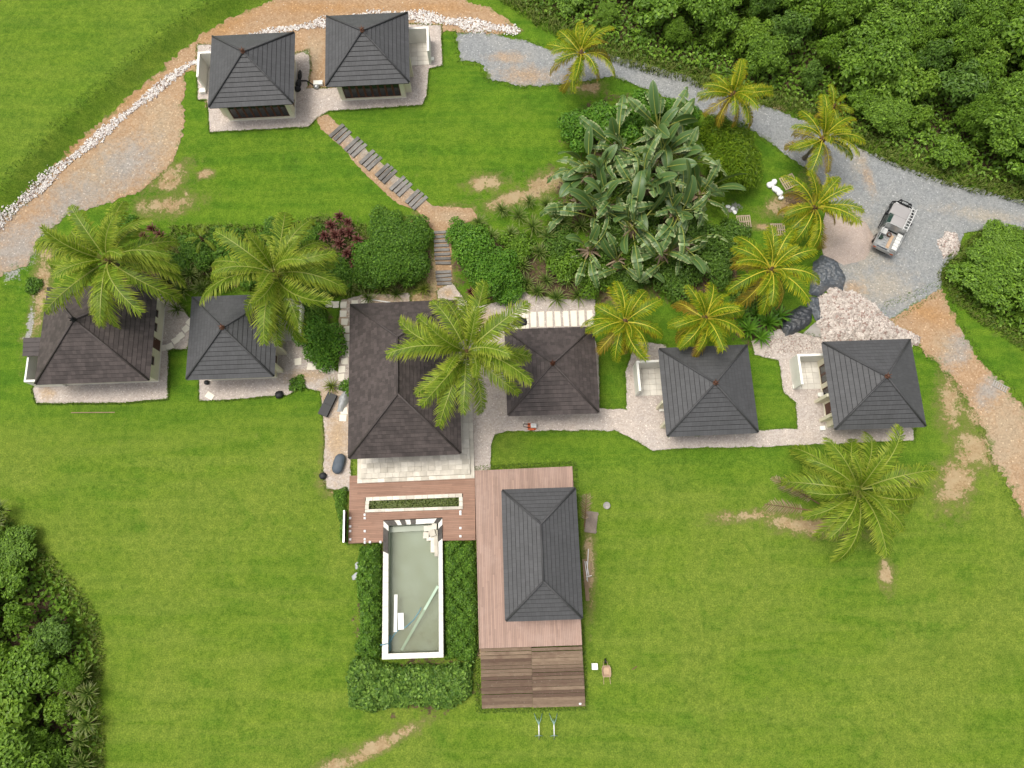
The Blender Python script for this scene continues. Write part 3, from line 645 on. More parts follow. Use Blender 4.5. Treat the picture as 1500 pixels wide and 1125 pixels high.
m.tube([(*gz(a, b, z), z) for a, b, z in pts], .035, 6); tag(m.build('hose', M['bluehose']), 'thin blue hose trailing over the coping into the pool', 'hose')
m = MB(); m.prism([tuple(gz(a, b, -.4)) for a, b in [(568.5, 932), (571, 931), (571, 954), (568.5, 955)]], -1.44, -.35); tag(m.build('pool_cover_roll', M['bluehose']), 'blue folded sheet standing against the pool wall', 'sheet')

# pavilion on the deck
PV, phw, phd = villa('pavilion', 'open pavilion with charcoal hipped roof standing on the deck', 2.27, 1.30, 1.86, 5.75, 9.80, 1.55, 4.22, 2.76, M['roof_grey'], .36, {}, 'pavilion', z=ZD, finial=False) if False else (None, 0, 0)
PV = empty('pavilion', (2.27, 1.30, ZD), R(1.86), 'open pavilion with charcoal hipped roof standing on the deck', 'pavilion')
hip_roof(PV, 5.75, 9.80, 2.76, 1.55, 4.22, M['roof_grey'], .36, False)
for sx in (-2.3, 2.3):
    for sy in (-4.2, 0, 4.2):
        m = MB(); m.box2((sx - .09, sy - .09, 0), (sx + .09, sy + .09, 2.68)); m.build('post', M['timber_red'], PV)
for sx in (-2.3, 2.3):
    m = MB(); m.box2((sx - .07, -4.5, 2.45), (sx + .07, 4.5, 2.68)); m.build('beam', M['timber_red'], PV)

# wooden stairs down to the lawn: planks in two halves
def wood_mat():
    t = NT('weathered_plank'); oi = t.n('ObjectInfo').outputs['Random']
    mp = t.n('Mapping', None, Vector=t.pos()); mp.inputs['Scale'].default_value = (.8, 12, 12); mp.inputs['Rotation'].default_value = (0, 0, DA)
    gr = t.noise(2.2, 4, .65, mp.outputs[0])
    c = t.mix(oi, (.115, .075, .052), (.26, .19, .13)); c = t.mix(t.mr(gr, .3, .75, 0, .7), c, t.mix(1.0, c, (.5, .48, .46), 'MULTIPLY'))
    c = t.mix(t.mr(t.noise(7, 3), .62, .72, 0, .35), c, (.30, .26, .21)); c = t.mix(t.mr(t.noise(1.3, 3), .5, .7, 0, .4), c, (.10, .055, .04))
    t.bsdf(c, .75, t.bump(gr, .4, .01), .2); return t.mat
M['plank'] = wood_mat()
st = empty('timber_stairs', (*gz(779, 990, -.6), -1.3), 0, 'wide weathered timber stairs leading down from the deck to the lawn', 'stairs')
sx_, sy_ = st.location.x, st.location.y
A = np.array(gz(703.5, 950.5, ZD)); B = np.array(gz(853, 946, ZD)); du = (B - A) / np.hypot(*(B - A)); dv = np.array([du[1], -du[0]]); LW = np.hypot(*(B - A))
# each entry: depth of tread board in metres and its drop below the deck
rows = []; z_ = ZD - .06; n_ = 17
drops = [.14, .0, .16, .0, .16, .0, .0, .0, .0, .0, .16, .0, .16, .0, .14, .12, .12]
v = .02
for i in range(n_):
    z_ -= drops[i]; rows.append((v, .245, z_)); v += .268
for half in (0, 1):
    for i, (v0, w, z) in enumerate(rows):
        o_ = .06 * (1 if half else 0); j = rng.normal(0, .012); wd = w + v0 * 0
        u0, u1 = (0.0, LW * .4993) if half == 0 else (LW * .5007, LW + .10 * v0 / 4)
        z += .012 * half + rng.normal(0, .012)
        poly = [A + du * (u0 + a) + dv * (v0 + b + o_ + j) for a, b in ((0, .004), (u1 - u0, .004), (u1 - u0, wd), (0, wd))]
        m = MB(); m.prism([tuple(p - (sx_, sy_)) for p in poly], z + 1.3 - .05, z + 1.3); m.build('plank', M['plank'], st)
        if i and drops[i] > 0:
            poly = [A + du * (u0 + a) + dv * (v0 + b + o_ + j) for a, b in ((0.02, -.03), (u1 - u0 - .02, -.03), (u1 - u0 - .02, .0), (0.02, .0))]
            m = MB(); m.prism([tuple(p - (sx_, sy_)) for p in poly], z + 1.3 - .02, z + 1.3 + .085); m.build('riser', M['plank'], st)
for u in (.1, LW * .5, LW - .1):
    for (v0, w, z) in rows[::4]:
        p = A + du * u + dv * (v0 + .13); m = MB(); m.box((p[0] - sx_, p[1] - sy_, (z - .06) / 2 + .55), (.12, .12, max(.1, z + 1.14))); m.build('stump', M['plank'], st)
# ------------------------------------------------------------------ foliage materials
def leaf_mat(name, a, b, tipc=None, rough=.5, trans=.25, obj=.25, spec=.35):
    """colour differs from leaf to leaf (per island) and from plant to plant"""
    t = NT(name); gi = t.t.nodes.new('ShaderNodeNewGeometry').outputs['Random Per Island']; oi = t.n('ObjectInfo').outputs['Random']
    c = t.mix(gi, a, b)
    c = t.mix(t.mr(gi, .90, .98, 0, .7), c, tuple(min(1, q * 1.5 + .01) for q in b))
    c = t.mix(t.math('MULTIPLY', oi, obj), c, t.mix(1.0, c, (.62, .75, .6), 'MULTIPLY'))
    if tipc: c = t.mix(t.mr(t.attr('tip'), .25, 1.0, 0, .85), c, tipc)
    b_ = t.bsdf(c, rough, None, spec)
    tl = t.n('BsdfTranslucent'); t.set(tl.inputs['Color'], t.mix(1.0, c, (1.1, 1.25, .5), 'MULTIPLY'))
    mx = t.n('MixShader', None, Fac=trans); t.t.links.new(b_.outputs[0], mx.inputs[1]); t.t.links.new(tl.outputs[0], mx.inputs[2]); t.t.links.new(mx.outputs[0], t.out.inputs[0])
    return t.mat
LF = {
 'jungle': leaf_mat('jungle_leaf', (0.075, 0.155, 0.010), (0.18, 0.305, 0.026)),
 'jungle_b': leaf_mat('jungle_leaf_light', (0.095, 0.185, 0.012), (0.20, 0.32, 0.03)),
 'jungle_d': leaf_mat('jungle_leaf_dark', (0.052, 0.115, 0.012), (0.13, 0.23, 0.03)),
 'hedge': leaf_mat('hedge_leaf', (0.05, 0.13, 0.010), (0.14, 0.26, 0.026)),
 'hedge_d': leaf_mat('round_hedge_leaf', (0.045, 0.115, 0.012), (0.18, 0.30, 0.045), obj=0),
 'bright': leaf_mat('bright_leaf', (0.062, 0.175, 0.012), (0.135, 0.27, 0.022)),
 'fine': leaf_mat('fine_bright_leaf', (0.085, 0.17, 0.008), (0.20, 0.29, 0.014)),
 'strap': leaf_mat('strap_leaf', (.045, .095, .012), (.120, .185, .030), (.20, .22, .06)),
 'strapy': leaf_mat('yellow_strap_leaf', (.075, .130, .010), (.160, .215, .022), (.24, .24, .05)),
 'red': leaf_mat('dark_red_leaf', (.050, .014, .014), (.105, .030, .025), (.20, .08, .06)),
 'dead': leaf_mat('dead_leaf', (.20, .13, .075), (.34, .25, .17), None, .8, .1),
 'grass': leaf_mat('long_grass', (.060, .110, .012), (.150, .195, .030), (.20, .21, .05), .7),
 'turf': leaf_mat('turf_blade', (.055, .130, .010), (.120, .200, .018), (.15, .22, .03), .7, obj=0),
 'banana': leaf_mat('paddle_leaf', (.060, .125, .030), (.150, .230, .080), (.50, .52, .26), .42, .15, .6, .4),
 'palm_g': leaf_mat('coconut_leaflet', (.080, .145, .008), (.225, .310, .024), (.450, .480, .065), .5, .3, .3, .2),
 'palm_y': leaf_mat('golden_palm_leaflet', (.060, .130, .005), (.220, .300, .010), (.56, .48, .015), .5, .3, .3, .2),
 'palm_o': leaf_mat('old_golden_leaflet', (.165, .150, .014), (.29, .21, .022), (.44, .24, .03), .5, .3, .3, .2),
}
M['rachis_g'] = plain('green_rachis', (.27, .30, .06), .5, .15, 3)
M['rachis_y'] = plain('yellow_rachis', (.50, .43, .04), .5, .15, 3)
M['bark'] = plain('grey_bark', (.20, .17, .13), .9, .3, 9, bump=.02)
M['bark_d'] = plain('brown_bark', (.10, .07, .045), .9, .35, 9, bump=.02)
M['fibre'] = plain('brown_palm_fibre', (.16, .095, .05), .9, .4, 12)
M['coco'] = plain('green_coconut', (.20, .17, .04), .5, .3, 4)

# ------------------------------------------------------------------ leaf clouds
def nrm(v): return v / np.maximum(np.linalg.norm(v, axis=1, keepdims=True), 1e-9)
def leaves(P, N, L, Wd, r, droop=.25, jit=.6):
    """one folded diamond leaf per point"""
    n = len(P); N = nrm(N + r.normal(0, jit, (n, 3)) * .6)
    T = r.normal(0, 1, (n, 3)); T = nrm(T - N * (T * N).sum(1, keepdims=True)); T[:, 2] -= droop; T = nrm(T); S = nrm(np.cross(N, T))
    L = L * (.65 + .7 * r.random((n, 1))); Wd = Wd * (.7 + .6 * r.random((n, 1)))
    up = np.cross(T, S)
    a = P - T * L * .1; m_ = P + T * L * .45; tip = P + T * L - np.array([0, 0, 1]) * L * .18
    V = np.stack([a, m_ + S * Wd * .5 + up * Wd * .12, tip, m_ - S * Wd * .5 + up * Wd * .12], 1).reshape(-1, 3)
    b = np.arange(n)[:, None] * 4
    return V, np.concatenate([b + [0, 1, 2], b + [0, 2, 3]], 0)
def crown_mesh(name, lobes, dens, L, Wd, mat, seed, bot=-.25, shell=(.78, 1.06), inner=.3):
    r = np.random.default_rng(seed); PP, NN = [], []
    lobes = np.array(lobes, float)
    for (cx, cy, cz, rx, ry, rz) in lobes:
        n = int(dens * rx * ry * 6.3 / (L * Wd * .55)); d = nrm(r.normal(0, 1, (n * 2, 3))); d = d[d[:, 2] > bot][:n]
        f = np.where(r.random(len(d)) < inner, r.uniform(.45, shell[0], len(d)), r.uniform(*shell, len(d)))[:, None]
        P = np.array([cx, cy, cz]) + d * f * [rx, ry, rz]; N = nrm(d / [rx, ry, rz]) + [0, 0, .55]
        PP.append(P); NN.append(N)
    P, N = np.concatenate(PP), np.concatenate(NN)
    keep = np.ones(len(P), bool)
    for (cx, cy, cz, rx, ry, rz) in lobes:
        keep &= np.linalg.norm((P - [cx, cy, cz]) / [rx, ry, rz], axis=1) > .44
    V, F = leaves(P[keep], N[keep], L, Wd, r)
    return tri_mesh(name, V, F, mat)
def dome_lobes(rad, hgt, n, seed, lr=(.38, .55), base=.35):
    r = np.random.default_rng(seed); out = [(0, 0, hgt * .55, rad * .6, rad * .6, hgt * .42)]
    for i in range(n):
        a = 2.4 * i + r.random() * .8; q = math.sqrt((i + .5) / n) * .78 * rad; l = rad * r.uniform(*lr)
        z = hgt * (base + (1 - base) * math.sqrt(max(0, 1 - (q / rad) ** 2))) - l * .75 + r.normal(0, .1 * hgt)
        out.append((q * math.cos(a), q * math.sin(a), max(z, l * .5), l, l * r.uniform(.8, 1.1), l * r.uniform(.7, 1.0)))
    return out
def trunk_mesh(name, h, r0, lobes, mat, seed):
    r = random.Random(seed); m = MB(); top = Vector((r.uniform(-.2, .2), r.uniform(-.2, .2), h))
    m.tube([(0, 0, -.3), Vector((0, 0, 0)).lerp(top, .5), top], [r0 * 1.25, r0, r0 * .7], 7)
    for lb in lobes[:9]:
        m.tube([top * .75, Vector((lb[0] * .5, lb[1] * .5, (h * .9 + lb[2]) / 2)), Vector(lb[:3])], [r0 * .5, r0 * .33, r0 * .12], 5)
    return m.mesh(name, mat)
def plant(name, px, py, rad, hgt, mat, label, cat='shrub', L=.2, Wd=.13, n=9, dens=1.5, seed=1, group=None, bark=None, sq=(1, 1), base=.35, at=None, inner=.3):
    x, y, z = g(px, py) if at is None else (*at, float(H(*at)))
    root = empty(name, (x, y, z), 0, label, cat, group)
    lb = [(a * sq[0], b * sq[1], c, d * sq[0], e * sq[1], f) for a, b, c, d, e, f in dome_lobes(rad, hgt, n, seed, base=base)]
    link(bpy.data.objects.new('crown', crown_mesh('crown', lb, dens, L, Wd, LF[mat], seed, inner=inner)), root)
    link(bpy.data.objects.new('trunk' if hgt > 2.5 else 'stems', trunk_mesh('trunk', hgt * .35, .05 + .03 * hgt, lb, bark or M['bark_d'], seed)), root)
    return root
def blade_field(name, P, L, Wd, mat, seed, lean=.5, parent=None):
    """upright bent grass blades: 2 triangles each (a fold), tip attribute"""
    r = np.random.default_rng(seed); n = len(P); P = np.asarray(P); a = r.uniform(0, 6.283, n); l = L * r.uniform(.55, 1.25, n)
    ln = lean * r.uniform(.3, 1.3, n); dx, dy = np.cos(a), np.sin(a)
    S = np.stack([-dy, dx, np.zeros(n)], 1) * (Wd * r.uniform(.7, 1.3, n) / 2)[:, None]
    mid = P + np.stack([dx * l * ln * .35, dy * l * ln * .35, l * .62], 1); tip = P + np.stack([dx * l * ln, dy * l * ln, l * (1 - .35 * ln)], 1)
    V = np.stack([P - S, P + S, mid + S * .8, mid - S * .8, tip], 1).reshape(-1, 3); b = np.arange(n)[:, None] * 5
    F = np.concatenate([b + [0, 1, 2], b + [0, 2, 3], b + [3, 2, 4]], 0)
    return tri_mesh(name, V, F, mat, {'tip': np.tile([0, 0, .5, .5, 1], n)})
def rosette_mesh(name, n, L, Wd, mat, seed, e0=(75, 15), droop=70, segs=4):
    r = np.random.default_rng(seed); V, F, T = [], [], []
    for i in range(n):
        a = i * 2.39996 + r.normal(0, .15); q = i / n; el = R(e0[0] + (e0[1] - e0[0]) * q + r.normal(0, 6)); l = L * r.uniform(.75, 1.1); p = np.array([0.04 * math.cos(a), .04 * math.sin(a), .12 * (1 - q)])
        side = np.array([-math.sin(a), math.cos(a), 0]); b = len(V); dr = R(droop * r.uniform(.6, 1.2))
        for k in range(segs + 1):
            t = k / segs; w = Wd * (.45 + 2.2 * t * (1 - t)) * (1 - .25 * t) if k < segs else 0.004; e = el - dr * t * t
            V += [p - side * w / 2, p + side * w / 2]; T += [t, t]
            p = p + np.array([math.cos(a) * math.cos(e), math.sin(a) * math.cos(e), math.sin(e)]) * l / segs
        F += [(b + 2 * k, b + 2 * k + 1, b + 2 * k + 3, b + 2 * k + 2) for k in range(segs)]
    return tri_mesh(name, V, F, mat, {'tip': T}, smooth=True)

# ------------------------------------------------------------------ palms
def frond_mesh(name, L, e0, e1, nl, ll, lw, lm, rm, seed, hang=.5, twist=0.0, petiole=.16):
    r = np.random.default_rng(seed); K = 14; pts = [np.zeros(3)]; tang = []; sw = r.normal(0, .12)
    for k in range(K):
        t = (k + .5) / K; e = R(e0 + (e1 - e0) * t ** 1.15); yaw = sw * t * t * 2
        d = np.array([math.cos(e) * math.cos(yaw), math.cos(e) * math.sin(yaw), math.sin(e)]); tang.append(d); pts.append(pts[-1] + d * L / K)
    pts = np.array(pts); tang.append(tang[-1]); tang = np.array(tang)
    mb = MB(); mb.tube([tuple(p) for p in pts], [.05 * (1 - .9 * i / K) + .007 for i in range(K + 1)], 4, 0)
    V = [np.array(mb.v)]; F = [list(f) for f in mb.f]; Q = [f for f in F if len(f) == 4]; nb = len(mb.v)
    vs, tr, tip = [], [], []
    for i in range(nl):
        t = petiole + (1 - petiole) * (i + r.random() * .6) / nl; q = min(t * K, K - .001); k = int(q); P = pts[k] + (pts[k + 1] - pts[k]) * (q - k); T = tang[k]
        S0 = np.cross([0, 0, 1.0], T); S0 /= np.linalg.norm(S0) + 1e-9; U = np.cross(T, S0)
        ln = ll * (math.sin(math.pi * (.13 + .80 * (t - petiole) / (1 - petiole))) ** .7) * r.uniform(.62, 1.12)
        for s in (-1, 1):
            fw = .45 + .7 * t + r.normal(0, .12); d = s * S0 * 1.0 + T * fw + U * (.30 - .25 * t + r.normal(0, .06)); d /= np.linalg.norm(d)
            h_ = hang * r.uniform(.7, 1.3); w = lw * r.uniform(.8, 1.2); b = nb + len(vs)
            wv = T * w / 2
            p1 = P + d * ln * .5 + np.array([0, 0, -1]) * ln * .10 * h_; d2 = d + np.array([0, 0, -1]) * 1.1 * h_; d2 /= np.linalg.norm(d2); p2 = p1 + d2 * ln * .5
            vs += [P - wv * .7, P + wv * .7, p1 + wv, p1 - wv, p2]; tip += [.0, .0, .45, .45, 1.0]
            tr += [(b, b + 1, b + 2, b + 3), (b + 3, b + 2, b + 4, b + 4)]
    Vt = np.concatenate([V[0], np.array(vs)], 0); faces = [tuple(f) for f in Q] + [f if f[2] != f[3] else f[:3] for f in tr]
    me = bpy.data.meshes.new(name); me.from_pydata([tuple(p) for p in Vt], [], faces); me.materials.append(rm); me.materials.append(lm)
    me.polygons.foreach_set('material_index', [0] * len(Q) + [1] * len(tr)); me.update()
    at = me.attributes.new('tip', 'FLOAT', 'POINT'); at.data.foreach_set('value', np.array([0.0] * nb + tip, np.float32)); return me
FR = {}
for kind, lm, rm, L_, nl, ll, lw, old in (('g', LF['palm_g'], M['rachis_g'], 5.0, 68, 1.15, .072, LF['palm_g']), ('y', LF['palm_y'], M['rachis_y'], 3.5, 52, .95, .062, LF['palm_o'])):
    FR[kind, 'up'] = [frond_mesh('frond', L_ * .78, 82, 30 - 20 * i, nl, ll * .75, lw, lm, rm, 40 + i, .25) for i in range(2)]
    FR[kind, 'mid'] = [frond_mesh('frond', L_, 52 - 8 * i, -28 - 14 * i, nl, ll, lw, lm, rm, 50 + i, .75 + .15 * i) for i in range(4)]
    FR[kind, 'low'] = [frond_mesh('frond', L_ * .96, 18 - 10 * i, -62 - 8 * i, nl, ll, lw, old if i else lm, rm, 60 + i, 1.0) for i in range(3)]
FR['dead'] = [frond_mesh('dead_frond', 3.6, 12, -8, 40, .7, .05, LF['dead'], M['fibre'], 71, .5), frond_mesh('dead_frond', 3.2, -20, -60, 40, .6, .05, LF['dead'], M['fibre'], 72, .6)]
def palm(base, crown, hgt, kind, label, nf, scale=1.0, seed=0, group=None, low=6, coco=5, dead=0, trunk_r=.19, azoff=None):
    r = random.Random(seed); bx, by, bz = g(*base); c2 = gz(*crown, bz + hgt); top = Vector((c2[0] - bx, c2[1] - by, hgt))
    root = empty('coconut_palm', (bx, by, bz), 0, label, 'palm', group)
    m = MB(); n = 22; pts = []; rr = []
    for i in range(n + 1):
        t = i / n; pts.append((top.x * t ** 1.35, top.y * t ** 1.35, -.3 + (hgt + .2) * t)); rr.append(trunk_r * (1.45 - .75 * min(1, t * 3.5) if t < .28 else .92 - .2 * t) * (1.0 if i % 2 else 1.07))
    m.tube(pts, rr, 9); m.build('trunk', M['bark'], root)
    m = MB(); m.lathe([(trunk_r * .8, -.45), (trunk_r * 1.5, -.1), (trunk_r * 1.5, .12), (trunk_r * .6, .5), (.01, .7)], tuple(top), 9); m.build('crown_fibre', M['fibre'], root)
    nu = max(3, nf // 6); a0 = r.random() * 6.28
    for i in range(nf):
        q = i / (nf - 1); cls = 'up' if i < nu else ('low' if i >= nf - low else 'mid'); ms = FR[kind, cls]
        me = ms[r.randrange(len(ms))] if cls != 'mid' else ms[min(len(ms) - 1, int((q - .15) / .65 * len(ms)))]
        a = a0 + i * 2.39996 + r.gauss(0, .26); s = scale * r.uniform(.78, 1.10)
        o = inst('frond', me, root, top + Vector((math.cos(a) * .12, math.sin(a) * .12, .28 - .35 * q)), (r.gauss(0, .30), r.gauss(0, .12), a), (s, s, s))
    for i in range(dead):
        a = a0 + 1.1 + i * 2.1; inst('dead_frond', FR['dead'][1], root, top + Vector((0, 0, -.25)), (0, .35, a), (.9,) * 3)
    for i in range(coco):
        a = i * 1.3 + seed; m = MB(); m.lathe([(.01, -.15), (.09, -.1), (.125, 0), (.09, .1), (.01, .15)], (0, 0, 0), 8)
        inst('coconut', m.mesh('coconut', M['coco']), root, top + Vector((.3 * math.cos(a), .3 * math.sin(a), -.32 - .12 * (i % 2))))
    return root
palm((236, 415), (160, 383), 7.6, 'g', 'tall coconut palm leaning over the old brown villa at far left', 31, 1.2, 3, low=5)
palm((447, 456), (404, 402), 8.0, 'g', 'tall coconut palm over the left charcoal villa', 30, 1.2, 5, low=4)
palm((702, 568), (684, 517), 10.0, 'g', 'tallest coconut palm between main house and kitchen house', 33, 1.16, 8, low=5)
palm((1226, 730), (1255, 718), 3.8, 'g', 'short coconut palm on the lawn below the far right villa', 26, 1.18, 11, low=4, coco=2, dead=2)
YG = 'golden palms'
palm((848, 105), (851, 80), 4.6, 'y', 'golden palm beside the gravel road nearest the upper villas', 22, 1.00, 21, YG, 8)
palm((1052, 172), (1073, 140), 4.8, 'y', 'golden palm on the road edge above the fine leaved bush', 21, 0.97, 22, YG, 8)
palm((1178, 232), (1204, 205), 4.6, 'y', 'golden palm just above the pallets and white bags', 21, 1.00, 23, YG, 8)
palm((1168, 330), (1193, 305), 5.0, 'y', 'golden palm between the pallets and the sand heap', 22, 1.08, 24, YG, 8)
palm((1104, 420), (1129, 396), 5.4, 'y', 'golden palm beside the black tarpaulin', 23, 1.14, 25, YG, 8)
palm((901, 503), (915, 472), 5.2, 'y', 'golden palm by the courtyard wall, left of the pair', 22, 1.05, 26, YG, 7)
palm((1008, 497), (1032, 467), 5.2, 'y', 'golden palm touching the charcoal villa roof, right of the pair', 22, 1.05, 27, YG, 7)
palm((1208, 172), (1220, 158), 2.6, 'y', 'small golden palm at the thicket edge across the road', 12, .55, 28, YG, 4, coco=0, trunk_r=.12)
palm((292, 360), (296, 350), 1.2, 'g', 'small young palm between two tall coconut palms', 9, .34, 31, None, 2, coco=0, trunk_r=.09)

# ------------------------------------------------------------------ giant paddle-leaved clump
def paddle_mesh(name, L, Wd, bend, torn, seed, pet=1.5, K=12):
    r = np.random.default_rng(seed); pts = [np.zeros(3)]; e = R(62)
    kp = 5
    for k in range(kp): pts.append(pts[-1] + np.array([math.cos(e), 0, math.sin(e)]) * pet / kp); e -= R(2)
    mb = MB(); bp = [pts[-1]]; tg = []
    for k in range(K):
        e -= R(bend) / K * (.4 + 1.2 * k / K); d = np.array([math.cos(e), 0, math.sin(e)]); tg.append(d); bp.append(bp[-1] + d * L / K)
    tg.append(tg[-1]); n0 = len(pts) + K
    mb.tube([tuple(p) for p in pts + bp[1:]], [.05] * len(pts) + [.042 * (1 - .85 * i / K) for i in range(1, K + 1)], 4, 1)
    nt = len(mb.v); tip = [0.0] * nt
    def hw(t): return Wd / 2 * (math.sin(math.pi * min(1, .06 + .94 * t)) ** .55) * (1 if t < .96 else .75)
    for s in (-1, 1):
        k = 0
        while k < K:
            ln = 1 if torn and r.random() < torn else 2 if torn else K
            k2 = min(K, k + ln); fold = R(24 - (r.uniform(5, 60) if torn else r.uniform(0, 14)))
            vs = []; gap = .0 if not torn else .12
            for j in range(k, k2 + 1):
                tt = j / K; c = bp[j]; T = tg[j]; U = np.array([-T[2], 0, T[0]]); S = np.array([0, s, 0.0])
                sh = (-gap if j == k2 and k2 < K else gap * .0) * L / K
                w = hw(tt); f2 = fold - R(26)
                m1 = c + (S * math.cos(fold) + U * math.sin(fold)) * w * .55 + T * sh * .5; m2 = m1 + (S * math.cos(f2) + U * math.sin(f2)) * w * .45 + T * sh
                vs += [c, m1, m2]; tip += [0.0, .25, .8 if torn else .45]
            q = k2 - k; fs = []
            for j in range(q):
                a = 3 * j; A_ = [(a, a + 3, a + 4, a + 1), (a + 1, a + 4, a + 5, a + 2)]
                fs += [f if s < 0 else f[::-1] for f in A_]
            mb.add(vs, fs, 0, True); k = k2
    me = mb.mesh(name, [LF['banana'], M['rachis_g']]); at = me.attributes.new('tip', 'FLOAT', 'POINT'); at.data.foreach_set('value', np.array(tip, np.float32)); return me
PAD = [paddle_mesh('paddle_leaf', 2.5, .82, 40, 0, 1), paddle_mesh('paddle_leaf', 2.3, .75, 75, .5, 2), paddle_mesh('paddle_leaf', 2.6, .8, 95, .8, 3), paddle_mesh('paddle_leaf', 2.1, .85, 60, 0, 4), paddle_mesh('paddle_leaf', 2.4, .7, 115, .9, 5), paddle_mesh('paddle_leaf', 1.9, .7, 20, .0, 6)]
M['dead_thatch'] = LF['dead']
hang_dead = rosette_mesh('dead_leaf_skirt', 22, 1.5, .22, LF['dead'], 91, (-5, -50), 70)
stems = [(868, 262, 2.2, 14), (905, 235, 3.0, 13), (950, 218, 3.4, 14), (995, 262, 2.8, 13), (935, 290, 3.8, 15), (880, 318, 2.4, 12), (985, 325, 3.2, 14), (1015, 300, 2.2, 11), (925, 350, 2.8, 13), (860, 365, 1.6, 10), (965, 378, 1.8, 11), (900, 385, 1.3, 9), (845, 305, 1.4, 9), (1000, 360, 1.6, 9), (955, 255, 3.4, 10)]
where = ['at the left top of the big clump', 'at the top of the big clump, left of centre', 'highest up the slope in the big clump', 'at the upper right of the big clump', 'tallest, in the middle of the big clump', 'at the left middle of the big clump', 'right of the middle of the big clump', 'at the far right of the big clump', 'below the middle of the big clump', 'at the lower left, with pale tips over the shrubs', 'at the bottom right of the big clump', 'lowest, nearest the stepping stones', 'at the far left edge over the dry grass', 'at the lower right over dark shade', 'just above the tallest stem of the big clump']
for i, (px, py, h, nlv) in enumerate(stems):
    r = random.Random(200 + i); x, y, z = g(px, py + 6)
    root = empty('giant_strelitzia', (x, y, z), 0, 'giant paddle leaved plant ' + where[i], 'plant', 'giant paddle leaved clump')
    ln = Vector((r.uniform(-.5, .5), r.uniform(-.5, .3), h))
    m = MB(); m.tube([(0, 0, -.3), ln * .5 + Vector((0, 0, .1)), ln], [.2, .17, .15], 8); m.build('stem', M['bark_d'], root)
    inst('dead_leaf_skirt', hang_dead, root, ln - Vector((0, 0, .1)), (0, 0, r.random() * 6), (.8,) * 3)
    for f in range(3):                                  # fans of leaves, each fan in its own plane
        a0 = r.random() * 6.28; off = Vector((0, 0, 0)) if f == 0 else Vector((r.uniform(-.7, .7), r.uniform(-.7, .7), -r.uniform(.3, 1.3)))
        if f: m = MB(); m.tube([(off.x * 1.2, off.y * 1.2, -.2), ln * .5 + off * .9, ln + off], [.15, .13, .11], 7); m.build('stem', M['bark_d'], root)
        n_ = max(4, nlv // 2 - f)
        for k in range(n_):
            q = k / (n_ - 1) * 2 - 1; s = r.uniform(.9, 1.42) * (.85 if h < 2 else 1); a = a0 + (0 if q > 0 else math.pi) + r.gauss(0, .35)
            me = PAD[r.choice((1, 2, 4, 3, 1, 2) if abs(q) > .45 else (0, 5, 3, 1))]
            inst('leaf', me, root, ln + off + Vector((0, 0, -.1)), (r.gauss(0, .45), -.55 + .95 * abs(q) ** 1.1 + r.gauss(0, .15), a), (s, s, s))
# ------------------------------------------------------------------ thickets of trees
def pts_in(poly, n, seed):
    r = np.random.default_rng(seed); P = np.array(poly); lo, hi = P.min(0), P.max(0); out = np.zeros((0, 2))
    while len(out) < n:
        q = r.uniform(lo, hi, (n * 2, 2)); out = np.concatenate([out, q[inside(q[:, 0], q[:, 1], poly)]])
    return out[:n]
def poisson(poly, rad, seed, tries=6000):
    out = []
    for p in pts_in(poly, tries, seed):
        if all((p[0] - q[0]) ** 2 + (p[1] - q[1]) ** 2 > rad * rad for q in out): out.append(p)
    return out
JV = []
for i in range(7):
    rad, h, nlob = [(2.3, 4.2, 19), (2.8, 5.2, 24), (2.0, 3.4, 14), (2.6, 4.4, 22), (2.2, 4.6, 16), (2.5, 3.8, 20), (2.1, 5.0, 13)][i]
    lb = dome_lobes(rad, h, nlob, 300 + i, (.20, .42)); L_, W_ = [(.30, .21), (.26, .16), (.36, .27), (.22, .13), (.32, .18), (.27, .22), (.40, .30)][i]
    JV.append((crown_mesh('crown', lb, 1.35, L_, W_, LF[['jungle', 'jungle', 'jungle_b', 'jungle', 'jungle_d', 'jungle_b', 'jungle'][i]], 400 + i), trunk_mesh('trunk', h * .45, .16, lb, M['bark_d'], i)))
def tree_at(x, y, v, s, sz, label, group, seed):
    root = empty('jungle_tree', (x, y, float(H(x, y)) - .05), 0, label, 'tree', group)
    for nm, me in zip(('crown', 'trunk'), JV[v]): inst(nm, me, root, (0, 0, 0), (0, 0, (seed * 1.7) % 6.28), (s, s, sz))
def view_y(x, y):
    F_ = y * math.sin(TILT) + CAM_H * math.cos(TILT); U_ = y * math.cos(TILT) - CAM_H * math.sin(TILT)
    return 750 + FPX * x / F_, 562.5 - FPX * U_ / F_
kinds = ['broad rounded', 'tall leafy', 'pale leaved', 'small leaved', 'dark leaved', 'light green', 'large leaved']
USED = set()
